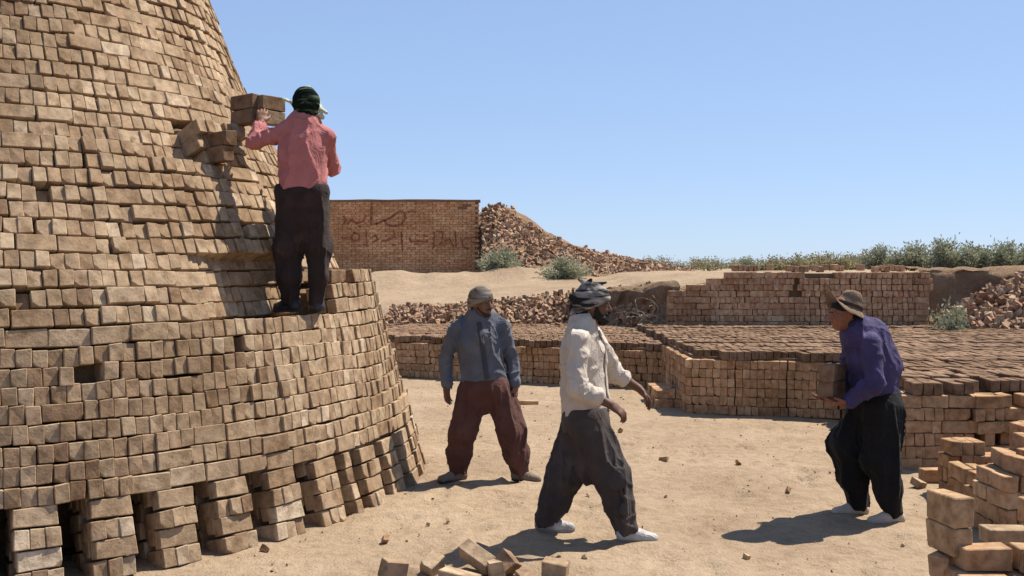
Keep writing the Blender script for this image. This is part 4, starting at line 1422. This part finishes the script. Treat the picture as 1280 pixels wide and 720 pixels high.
    def sfold(P):
        am = np.zeros(len(P)); sa = np.zeros(len(P))
        for (A0, B0, C0) in arms:
            acc = 0.0
            for (p, q) in ((A0, B0), (B0, C0)):
                ba = q - p; L = np.linalg.norm(ba)
                t = np.clip(((P - p) @ ba) / (L * L), 0, 1)
                dd = np.linalg.norm(P - p - t[:, None] * ba, axis=1)
                w = 1 - sstep(0.075, 0.11, dd)
                if p is A0: w = w * sstep(0.12, 0.4, t)
                sa = np.where(w > am, acc + t * L, sa); am = np.maximum(am, w)
                acc += L
        Pw = P + 0.045 * np.stack([vnoise(P * 5 + so), vnoise(P * 5 + so + 5), vnoise(P * 5 + so + 11)], -1)
        x, y, z = Pw[:, 0], Pw[:, 1], Pw[:, 2]
        v = 0.017 * (crease(Pw, (9, 9, 2.2), so + 21, 3) - 0.3)
        g1 = 0.014 * (crease(np.stack([(x + y) * 2.5 - z * 2.5, (x - y) * 5, (x + y) * 6 + z * 10], -1), (1, 1, 1), so + 31, 3) - 0.3)
        g2 = 0.014 * (crease(np.stack([(x + y) * 2.5 + z * 2.5, (x - y) * 5, (x + y) * 6 - z * 10], -1), (1, 1, 1), so + 37, 3) - 0.3)
        k = sstep(-0.3, 0.3, vnoise(P * 3 + so + 50))
        tor = v + g1 * k + g2 * (1 - k)
        slv = 0.015 * (crease(np.stack([sa * 15 + 2 * vnoise(P * 9 + so), x * 5, y * 5 + z * 3], -1), (1, 1, 1), so + 61, 2.5) - 0.3) + 0.008 * (crease(Pw, (12, 12, 6), so + 71, 3) - 0.3)
        return tor * (1 - am) + slv * am
    s.fold(sfold)
    fa = math.atan2(tf[1], tf[0])
    nk = neck + np.array([0, 0, 0.012])
    m = 16
    for i in range(m):
        def ring(k):
            an = fa + R(22) + R(316) * k / m
            return nk + np.array([0.064 * math.cos(an), 0.066 * math.sin(an), 0.020 - 0.022 * math.cos(an - fa)])
        s.cone(ring(i), ring(i + 1), 0.0165, 0.0165, 0.006, ((0, 0, 1), 1.5))
    V, Q = s.build()
    obj('shirt', fast_mesh('shirt', V, Q, [sp['mat']], True), root)
    if 'placket' in sp:
        side = np.cross(tf, (0, 0, 1))
        zs = np.arange(neck[2] - 0.03, sp['hem'] + 0.012, -0.012)
        c0 = np.array([chest + (pel - chest) * (chest[2] - z) / (chest[2] - pel[2]) for z in zs])
        row = []
        for z, c in zip(zs, c0):
            line = []
            for o_ in (-0.019, -0.006, 0.006, 0.019):
                rel = V - c
                mk = (np.abs(rel[:, 2]) < 0.012) & (np.abs(rel @ side - o_ - sp['placket'][1]) < 0.010)
                fr = (rel[mk] @ tf).max() if mk.any() else 0.13
                line.append((z, o_ + sp['placket'][1], fr, c))
            row.append(line)
        F_ = np.array([[q[2] for q in l] for l in row])
        for _ in range(2):
            F_[1:-1] = 0.25 * F_[:-2] + 0.5 * F_[1:-1] + 0.25 * F_[2:]
        PV = [tuple(np.array([q[3][0], q[3][1], q[0]]) + side * q[1] + tf * (F_[i, j] + 0.0045)) for i, l in enumerate(row) for j, q in enumerate(l)]
        PV = [(p[0], p[1], row[i // 4][0][0]) for i, p in enumerate(PV)]
        PQ = [(i * 4 + j, i * 4 + j + 1, i * 4 + 5 + j, i * 4 + 4 + j) for i in range(len(row) - 1) for j in range(3)]
        po = obj('placket', fast_mesh('placket', PV, PQ, [sp['placket'][0]], True), root)
        md = po.modifiers.new('thick', 'SOLIDIFY'); md.thickness = 0.006; md.offset = 0
    # shoes
    for i in (0, 1):
        an = np.array(J['an'][i], float); tz = nrmz([J['toe'][i][0], J['toe'][i][1], 0]); sd = np.array([-tz[1], tz[0], 0])
        gz = J.get('gz', (0.0, 0.0))[i]
        base = np.array([an[0], an[1], gz])
        q = Sdf(0.006)
        q.cone(base - tz * 0.035 + [0, 0, 0.045], base + tz * 0.06 + [0, 0, 0.045], 0.042, 0.047, 0.02)
        q.cone(base + tz * 0.06 + [0, 0, 0.042], base + tz * 0.165 + [0, 0, 0.03], 0.047, 0.036, 0.03)
        q.cone(base - tz * 0.02 + [0, 0, 0.055], an + [0, 0, 0.0], 0.044, 0.046, 0.02)
        q.cut(base + [0, 0, 0.018], (0, 0, -1)); q.cut(base + [0, 0, st['shoe'].get('top', 0.10)], (0, 0, 1))
        V, Q = q.build()
        so_ = obj('shoe', fast_mesh('shoe', V, Q, [st['shoe']['mat']], True), root)
        out = []
        for a in np.linspace(0, 2 * math.pi, 28, endpoint=False):
            ca, sa = math.cos(a), math.sin(a)
            lx = 0.062 + 0.137 * ca
            ly = sa * (0.044 + 0.008 * ca)
            out.append(base + tz * lx + sd * ly)
        n = 28
        VV = [tuple(p + [0, 0, 0.001]) for p in out] + [tuple(p + [0, 0, 0.024]) for p in out]
        me = bpy.data.meshes.new('sole')
        me.from_pydata(VV, [], [tuple(range(n))[::-1], tuple(range(n, 2 * n))] + [(k, (k + 1) % n, n + (k + 1) % n, n + k) for k in range(n)])
        me.materials.append(st['shoe']['sole'])
        obj('sole', me, so_)
    # eyes
    P, Ax = head_frame(J['head'], J['face'], J.get('hup', (0, 0, 1)))
    if st.get('eyes', True):
        for q in (-1, 1):
            bm = bmesh.new()
            bmesh.ops.create_uvsphere(bm, u_segments=12, v_segments=8, radius=0.0108)
            f = Vector(Ax[1])
            for fc in bm.faces: fc.material_index = 1 if fc.calc_center_median().normalized().dot(f) > 0.80 else 0
            me = bpy.data.meshes.new('eye'); bm.to_mesh(me); bm.free()
            me.materials.append(M_EYE); me.materials.append(M_IRIS)
            o = obj('eye', me, root); o.location = P(0.031 * q, 0.0800, 0.001)
            e = Sdf(0.003)
            e.cone(P(0.014 * q, 0.098, 0.021), P(0.046 * q, 0.086, 0.022), 0.0042, 0.0034, 0.003)
            V, Q = e.build()
            obj('eyebrow', fast_mesh('eyebrow', V, Q, [M_HAIR], True), root)
    return root, P, Ax

M_SKIN = plain_mat('sunburnt_skin', (0.215, 0.105, 0.062), 0.55, 0.14, 30)
M_SKIN2 = plain_mat('brown_skin', (0.15, 0.072, 0.043), 0.55, 0.14, 30)
M_SKIN3 = plain_mat('ruddy_skin', (0.27, 0.11, 0.062), 0.55, 0.12, 30)
M_EYE = plain_mat('eye_white', (0.22, 0.17, 0.14), 0.3, 0.03)
M_IRIS = plain_mat('dark_iris', (0.02, 0.012, 0.008), 0.2, 0.1)
M_HAIR = plain_mat('black_hair', (0.015, 0.012, 0.010), 0.7, 0.3, 60)
DUST = (0.42, 0.33, 0.24)
M_SOLE_L = plain_mat('pale_sole', (0.34, 0.30, 0.26), 0.8)
M_SOLE_D = plain_mat('dark_sole', (0.05, 0.04, 0.035), 0.8)

def sdf_child(name, s, mat, root):
    V, Q = s.build()
    return obj(name, fast_mesh(name, V, Q, [mat], True), root)

def wrap_fold(P, c, axis, so, amp=0.006, freq=42):
    ax = nrmz(axis)
    q = (P - c) @ ax
    Pw = np.stack([q * freq, P[:, 0] * 7, P[:, 1] * 7], -1)
    return amp * ridged(Pw, (1, 1, 1), so) + 0.0015 * ridged(P, (22, 22, 22), so + 4)

def scarf(root, P, Ax, mat, so, brow=0.035, nape=-0.06, puff=0.02, knots=()):
    s = Sdf(0.006)
    s.ell(P(0, -0.018, 0.042), (0.081 + puff * 0.5, 0.103 + puff * 0.5, 0.092 + puff * 0.5), Ax, 0.02)
    s.ell(P(0, -0.05, 0.0), (0.079 + puff * 0.4, 0.075 + puff * 0.3, 0.075), Ax, 0.03)
    # plane from brow in front to nape behind
    a, bq = P(0, 0.09, brow), P(0, -0.10, nape)
    d = nrmz(bq - a); n = nrmz(np.cross(Ax[0], d))
    if n @ Ax[2] > 0: n = -n
    s.cut(a, n)
    # thick rolled band
    m = 18
    for i in range(m):
        def ring(k):
            an = 2 * math.pi * k / m
            f = math.cos(an); sd = math.sin(an)
            y = 0.092 * f - 0.012
            z = brow + (nape - brow) * (0.5 - 0.5 * f) + 0.012
            return P(0.078 * sd, y, z)
        s.cone(ring(i), ring(i + 1), 0.015, 0.015, 0.008)
    c0 = P(0, 0, 0.03); ax = Ax[2] * 0.8 + Ax[1] * 0.45 + Ax[0] * 0.2
    s.fold(lambda Q: wrap_fold(Q, c0, ax, so))
    for kn in knots: s.cone(*kn)
    return sdf_child('headscarf', s, mat, root)

# ---- man in the white shirt, walking to the right
def white_man():
    d = 6.95
    loc = ((742 - 640) / F * d, d, 0.0)
    J = dict(head=(0.005, -0.01, 1.555), face=(1, -0.12, -0.05), neck=(-0.065, 0.0, 1.415), chest=(-0.075, 0.0, 1.22), pelvis=(-0.055, 0.0, 0.86),
             sh=[(-0.115, -0.185, 1.335), (0.01, 0.18, 1.335)], el=[(-0.125, -0.265, 1.03), (0.165, 0.255, 1.07)], wr=[(0.085, -0.285, 0.925), (0.335, 0.235, 0.965)],
             hd=[(0.78, -0.05, -0.55), (0.62, -0.12, -0.75)], pn=[(-0.35, 0.45, -0.75), (-0.75, -0.25, -0.6)], tm=[(0.2, 1, 0.2), (0.3, -1, 0.3)], curl=[0.62, 0.5],
             hip=[(-0.05, -0.09, 0.80), (-0.06, 0.09, 0.80)], kn=[(0.115, -0.11, 0.43), (-0.185, 0.11, 0.40)], an=[(0.215, -0.12, 0.085), (-0.315, 0.15, 0.09)], toe=[(1, -0.15), (1, -0.05)])
    st = dict(tf=(1, -0.15, 0), skin=M_SKIN2, seed=3.7,
              trousers=dict(waist=0.88, wr=0.155, hr=0.185, sq=0.86, crotch=(-0.045, 0, 0.44), cr=0.085, leg=[(0.13, 0.112, 0.098, 0.075), (0.13, 0.118, 0.10, 0.078)], mat=cloth_mat('charcoal_trousers', (0.060, 0.048, 0.046), 0.28, 0.9, (0.15, 0.12, 0.105))),
              shirt=dict(r=(0.145, 0.182, 0.20), hem=0.825, hemt=0.0, sl=(0.066, 0.058), cuff=[0.55, 0.35], mat=cloth_mat('cream_white_shirt', (0.57, 0.49, 0.41), 0.1), placket=(cloth_mat('cream_placket', (0.56, 0.48, 0.40), 0.08), 0.0)),
              shoe=dict(mat=cloth_mat('white_grey_shoe', (0.45, 0.41, 0.38), 0.45, 0.6), sole=M_SOLE_L))
    root, P, Ax = person('bearded man in cream white shirt and charcoal baggy trousers walking right', loc, J, st)
    scarf(root, P, Ax, scarf_mat('black_white_scarf', (0.025, 0.024, 0.026), (0.40, 0.37, 0.33), 15, 0.55, 0.10), 1.3, 0.030, -0.055, 0.03,
          [(P(0.03, -0.06, 0.125), P(0.045, -0.03, 0.165), 0.026, 0.012, 0.012), (P(0.03, -0.05, 0.13), P(-0.01, -0.115, 0.165), 0.022, 0.010, 0.01), (P(-0.02, 0.0, 0.135), P(-0.03, 0.07, 0.152), 0.018, 0.008, 0.008),
           (P(0.02, -0.10, 0.05), P(0.03, -0.155, 0.04), 0.035, 0.02, 0.02), (P(0.02, -0.12, 0.0), P(0.02, -0.15, -0.07), 0.022, 0.012, 0.012)])
    b = Sdf(0.0055)
    b.ell(P(0, 0.060, -0.088), (0.043, 0.040, 0.048), Ax, 0.02)
    for q in (-1, 1):
        b.cone(P(0.067 * q, 0.012, -0.015), P(0.058 * q, 0.03, -0.075), 0.013, 0.02, 0.015)
        b.cone(P(0.058 * q, 0.03, -0.075), P(0.02 * q, 0.075, -0.10), 0.02, 0.022, 0.015)
        b.cone(P(0.004 * q, 0.100, -0.049), P(0.032 * q, 0.082, -0.058), 0.0075, 0.006, 0.005)
    b.fold(lambda Q: 0.004 * ridged(Q, (60, 60, 30), 2.2))
    sdf_child('beard', b, M_HAIR, root)
    h = Sdf(0.006)
    h.cone(P(0, -0.06, -0.02), P(0, -0.075, -0.09), 0.07, 0.045, 0.02)
    sdf_child('hair', h, M_HAIR, root)
white_man()

# ---- man in the grey-blue shirt, standing
def blue_man():
    d = 8.78
    loc = ((607 - 640) / F * d, d, 0.0)
    J = dict(head=(-0.03, -0.03, 1.505), face=(0.72, -0.68, -0.03), neck=(-0.045, 0.01, 1.375), chest=(-0.05, 0.0, 1.18), pelvis=(-0.005, 0.0, 0.84),
             sh=[(-0.235, 0.0, 1.30), (0.145, 0.03, 1.305)], el=[(-0.345, 0.05, 1.03), (0.215, 0.07, 1.03)], wr=[(-0.325, -0.04, 0.81), (0.25, 0.01, 0.815)],
             hd=[(0.02, -0.1, -1), (0.05, -0.1, -1)], pn=[(0.8, -0.5, 0), (-0.8, 0.3, 0)], tm=[(0.3, -1, 0), (-0.3, -1, 0)], curl=[0.42, 0.45],
             hip=[(-0.10, 0.0, 0.78), (0.10, 0.0, 0.78)], kn=[(-0.20, -0.02, 0.42), (0.22, -0.03, 0.42)], an=[(-0.225, 0.0, 0.085), (0.285, 0.0, 0.085)], toe=[(-0.85, -0.5), (0.9, -0.42)])
    st = dict(tf=(0.18, -1, 0), skin=M_SKIN, seed=9.1,
              trousers=dict(waist=0.92, wr=0.155, hr=0.185, sq=0.8, crotch=(0.0, 0, 0.68), cr=0.085, leg=[(0.125, 0.118, 0.103, 0.072), (0.125, 0.118, 0.103, 0.072)], mat=cloth_mat('russet_trousers', (0.105, 0.045, 0.036), 0.22, 0.9, (0.17, 0.095, 0.07))),
              shirt=dict(r=(0.15, 0.178, 0.192), hem=0.855, sl=(0.060, 0.052), cuff=[0.92, 0.92], mat=cloth_mat('grey_blue_shirt', (0.118, 0.128, 0.155), 0.18, 0.85, (0.22, 0.20, 0.185)), placket=(cloth_mat('dark_placket', (0.065, 0.067, 0.08), 0.2), 0.0)),
              shoe=dict(mat=cloth_mat('dusty_shoe', (0.21, 0.155, 0.115), 0.3, 0.85), sole=M_SOLE_D))
    root, P, Ax = person('man in grey-blue shirt and russet baggy trousers standing with legs apart', loc, J, st)
    scarf(root, P, Ax, scarf_mat('grey_patterned_scarf', (0.11, 0.092, 0.078), (0.36, 0.31, 0.255), 12, 0.5, 0.16), 5.3, 0.035, -0.05, 0.016)
    b = Sdf(0.0055)
    b.ell(P(0, 0.058, -0.088), (0.036, 0.034, 0.030), Ax, 0.02)
    for q in (-1, 1):
        b.cone(P(0.062 * q, 0.015, -0.04), P(0.03 * q, 0.066, -0.093), 0.010, 0.014, 0.012)
        b.cone(P(0.004 * q, 0.099, -0.049), P(0.030 * q, 0.082, -0.056), 0.0065, 0.005, 0.005)
    sdf_child('beard', b, plain_mat('stubble', (0.05, 0.034, 0.026), 0.8), root)
    # dark front placket of the shirt
blue_man()

# ---- man in purple with a brimmed hat, carrying two bricks
def purple_man():
    d = 7.42
    loc = ((1086 - 640) / F * d, d, 0.0)
    J = dict(head=(-0.185, -0.01, 1.475), face=(-1, -0.22, -0.12), neck=(-0.09, 0.0, 1.365), chest=(-0.01, 0.0, 1.18), pelvis=(0.065, 0.0, 0.86),
             sh=[(-0.065, 0.17, 1.28), (-0.045, -0.175, 1.275)], el=[(-0.08, 0.23, 1.02), (-0.04, -0.235, 1.01)], wr=[(-0.22, 0.10, 0.865), (-0.20, -0.165, 0.86)],
             hd=[(-0.9, -0.15, -0.06), (-0.9, 0.18, -0.06)], pn=[(0, -0.3, 1), (0, 0.3, 1)], tm=[(-0.1, 1, 0.3), (-0.1, -1, 0.3)], curl=[0.35, 0.38],
             hip=[(0.05, 0.09, 0.80), (0.07, -0.09, 0.80)], kn=[(-0.135, 0.09, 0.53), (0.045, -0.11, 0.46)], an=[(-0.03, 0.13, 0.09), (0.135, -0.13, 0.09)], toe=[(-1, -0.05), (-1, -0.12)])
    st = dict(tf=(-1, -0.12, 0), skin=M_SKIN3, seed=15.3,
              trousers=dict(waist=0.93, wr=0.165, hr=0.18, sq=0.92, crotch=(0.03, 0, 0.42), cr=0.12, leg=[(0.14, 0.125, 0.108, 0.068), (0.135, 0.13, 0.105, 0.062)], mat=cloth_mat('black_trousers', (0.010, 0.0095, 0.010), 0.2, 0.9, (0.022, 0.02, 0.018))),
              shirt=dict(r=(0.15, 0.18, 0.185), hem=0.87, hemt=-0.08, sl=(0.07, 0.055), cuff=[0.9, 0.9], mat=cloth_mat('purple_shirt', (0.062, 0.048, 0.125), 0.25, 0.85), extra=[((0.0, 0, 1.3), (0.07, 0, 1.1), 0.14, 0.16, 0.05)]),
              shoe=dict(mat=cloth_mat('cream_shoe', (0.50, 0.41, 0.33), 0.12, 0.7), sole=M_SOLE_L))
    root, P, Ax = person('stooping man in purple shirt and brimmed hat carrying bricks leftwards', loc, J, st)
    # brimmed hat, pushed back on the head
    HP, HA = P, Ax
    P, Ax = head_frame(np.array(J['head'], float) + np.array([0.004, 0.0, 0.010]), (-0.89, -0.18, 0.30))
    hm = cloth_mat('brown_hat_felt', (0.215, 0.145, 0.098), 0.22, 0.95)
    c = Sdf(0.006)
    c.cone(P(0, -0.02, 0.045), P(0, -0.028, 0.105), 0.098, 0.078, 0.03, (Ax[0], 0.86))
    c.cut(P(0, 0, 0.035), -Ax[2] * 0.97 - Ax[1] * 0.1)
    c.ell(P(0, -0.02, 0.20), (0.03, 0.06, 0.035), Ax, 0.03, True)
    crown = sdf_child('hat_crown', c, hm, root)
    V, Q = [], []
    nr, na = 7, 48
    for layer in (0, 1):
        for i in range(nr):
            f = i / (nr - 1)
            for k in range(na):
                a = 2 * math.pi * k / na
                fr, sd = math.cos(a), math.sin(a)
                rad = 0.078 + (0.075 + 0.012 * fr) * f
                lift = (0.055 * max(0, fr) ** 2 - 0.060 * abs(sd) ** 1.5 - 0.040 * max(0, -fr)) * f ** 1.3 + 0.008 * math.sin(3 * a + 1) * f
                V.append(P(sd * rad * 0.88, -0.018 + fr * rad * 1.06, 0.052 + lift - 0.005 * layer))
    for layer in (0, 1):
        o = layer * nr * na
        for i in range(nr - 1):
            for k in range(na):
                q = (o + i * na + k, o + i * na + (k + 1) % na, o + (i + 1) * na + (k + 1) % na, o + (i + 1) * na + k)
                Q.append(q if layer else q[::-1])
    for k in range(na):
        a0 = (nr - 1) * na + k; a1 = (nr - 1) * na + (k + 1) % na
        Q.append((a0, a0 + nr * na, a1 + nr * na, a1))
    obj('hat_brim', fast_mesh('hat_brim', V, Q, [hm], True), root)
    b = Sdf(0.006)
    m = 14
    for i in range(m):
        ring = lambda k: P(0.089 * math.sin(2 * math.pi * k / m), -0.02 + 0.099 * math.cos(2 * math.pi * k / m), 0.063)
        b.cone(ring(i), ring(i + 1), 0.0085, 0.0085, 0.004, (Ax[2], 1.6))
    sdf_child('hat_band', b, plain_mat('dark_band', (0.07, 0.05, 0.04), 0.9), root)
    P, Ax = HP, HA
    h = Sdf(0.006)
    h.cone(P(0, -0.045, 0.02), P(0, -0.06, -0.04), 0.078, 0.062, 0.02)
    h.ell(P(0, -0.006, 0.045), (0.078, 0.092, 0.07), Ax, 0.02)
    h.cut(P(0, 0.085, 0.05), nrmz(-Ax[2] + 0.75 * Ax[1]))
    sdf_child('hair', h, M_HAIR, root)
    # dark neck cloth
    s = Sdf(0.0065)
    for i in range(12):
        nk = np.array(J['neck'], float)
        ring = lambda k: nk + np.array([0.066 * math.cos(6.2832 * k / 12) - 0.008, 0.07 * math.sin(6.2832 * k / 12), 0.028 - 0.25 * 0.066 * math.cos(6.2832 * k / 12)])
        s.cone(ring(i), ring(i + 1), 0.024, 0.024, 0.012)
    s.fold(lambda Q: 0.005 * ridged(Q, (18, 18, 40), 4.4))
    sdf_child('neck_scarf', s, cloth_mat('dark_neck_cloth', (0.03, 0.024, 0.05), 0.2), root)
    # carried bricks
    for i in range(2):
        o = obj('carried_brick', brick_mesh(i + 1, M_DAMP_SHADE, tagname='loose_brick'))  # darker clay stands in for the shade on the carried bricks
        o.location = Vector(loc) + Vector((-0.275 + 0.008 * i, -0.02, 0.885 + 0.0575 + i * 0.116))
        o.rotation_euler = (0, 0.04, R(52 + 3 * i)); o.scale = (1.08, 1.35, 1.04)
        tag(o, ['lower', 'upper'][i] + ' of the two dark bricks held by the man in purple', 'brick', 'bricks held by the man in purple')
purple_man()

# ---- man in pink, on the stack, seen from behind
def pink_man():
    d = 7.78
    loc = ((378 - 640) / F * d, d, 0.45 + 9 * PITCH + 0.012)
    J = dict(head=(0.01, 0.04, 1.545), face=(-0.55, 0.83, 0.02), neck=(0.005, 0.0, 1.405), chest=(0.01, -0.01, 1.21), pelvis=(0.0, 0.0, 0.95),
             sh=[(0.165, 0.05, 1.315), (-0.125, -0.01, 1.345)], el=[(0.175, 0.25, 1.10), (-0.355, -0.01, 1.275)], wr=[(-0.03, 0.36, 1.28), (-0.335, 0.10, 1.43)],
             hd=[(-0.8, 0.1, 0.5), (0.0, 0.42, 0.8)], pn=[(-0.3, 0.8, -0.3), (-0.2, 0.9, -0.4)], tm=[(-0.3, -0.5, 0.8), (0.9, 0.0, 0.1)], curl=[0.5, 0.4],
             hip=[(0.09, 0.0, 0.90), (-0.09, 0.0, 0.90)], kn=[(0.125, 0.0, 0.48), (-0.105, 0.0, 0.48)], an=[(0.115, 0.0, 0.085), (-0.075, -0.02, 0.085)], toe=[(-0.35, 0.8), (-0.8, 0.45)])
    st = dict(tf=(-0.35, 1, 0), skin=M_SKIN, seed=22.9, eyes=True,
              trousers=dict(waist=0.955, wr=0.150, hr=0.18, sq=0.8, crotch=(0.0, 0, 0.60), cr=0.085, leg=[(0.112, 0.098, 0.082, 0.06), (0.12, 0.108, 0.09, 0.066)], mat=cloth_mat('brown_black_trousers', (0.034, 0.022, 0.019), 0.3, 0.9, (0.12, 0.075, 0.066))),
              shirt=dict(r=(0.145, 0.17, 0.186), hem=0.925, sl=(0.06, 0.05), cuff=[0.9, 0.72], mat=cloth_mat('faded_red_shirt', (0.47, 0.17, 0.16), 0.16, 0.85)),
              shoe=dict(mat=cloth_mat('black_shoe', (0.04, 0.038, 0.045), 0.4, 0.5), sole=M_SOLE_D))
    root, P, Ax = person('man in faded red shirt standing on the stack with his back turned', loc, J, st)
    scarf(root, P, Ax, scarf_mat('dark_green_scarf', (0.008, 0.013, 0.010), (0.10, 0.135, 0.075), 15, 0.60, 0.05), 7.7, 0.03, -0.075, 0.022)
    # pale cloth hat edge showing around the dark scarf
    s = Sdf(0.006)
    top = P(0, 0.0, 0.13)
    c = np.array(J['head'], float)
    s.cone(c + [-0.08, 0.0, 0.02], c + [-0.16, 0.0, 0.055], 0.026, 0.012, 0.014, ((0, 0, 1), 0.6))
    s.cone(c + [-0.06, -0.02, 0.10], c + [0.03, -0.03, 0.125], 0.016, 0.022, 0.012)
    s.cone(c + [0.09, -0.02, 0.0], c + [0.165, -0.01, -0.05], 0.026, 0.012, 0.014, ((0, 0, 1), 0.6))
    s.cone(c + [0.02, -0.02, 0.115], c + [0.085, 0.0, 0.075], 0.026, 0.022, 0.012)
    s.cone(c + [0.07, -0.03, -0.02], c + [0.10, -0.02, -0.07], 0.028, 0.024, 0.015)
    s.cone(c + [0.10, -0.02, -0.07], c + [0.135, -0.01, -0.085], 0.024, 0.012, 0.012)
    s.cone(c + [0.10, 0.0, 0.05], c + [0.12, 0.0, -0.06], 0.012, 0.016, 0.012)
    s.fold(lambda Q: 0.006 * ridged(Q, (26, 26, 26), 3.1))
    sdf_child('pale_scarf_end', s, cloth_mat('pale_green_cloth', (0.50, 0.53, 0.40), 0.2), root)
pink_man()
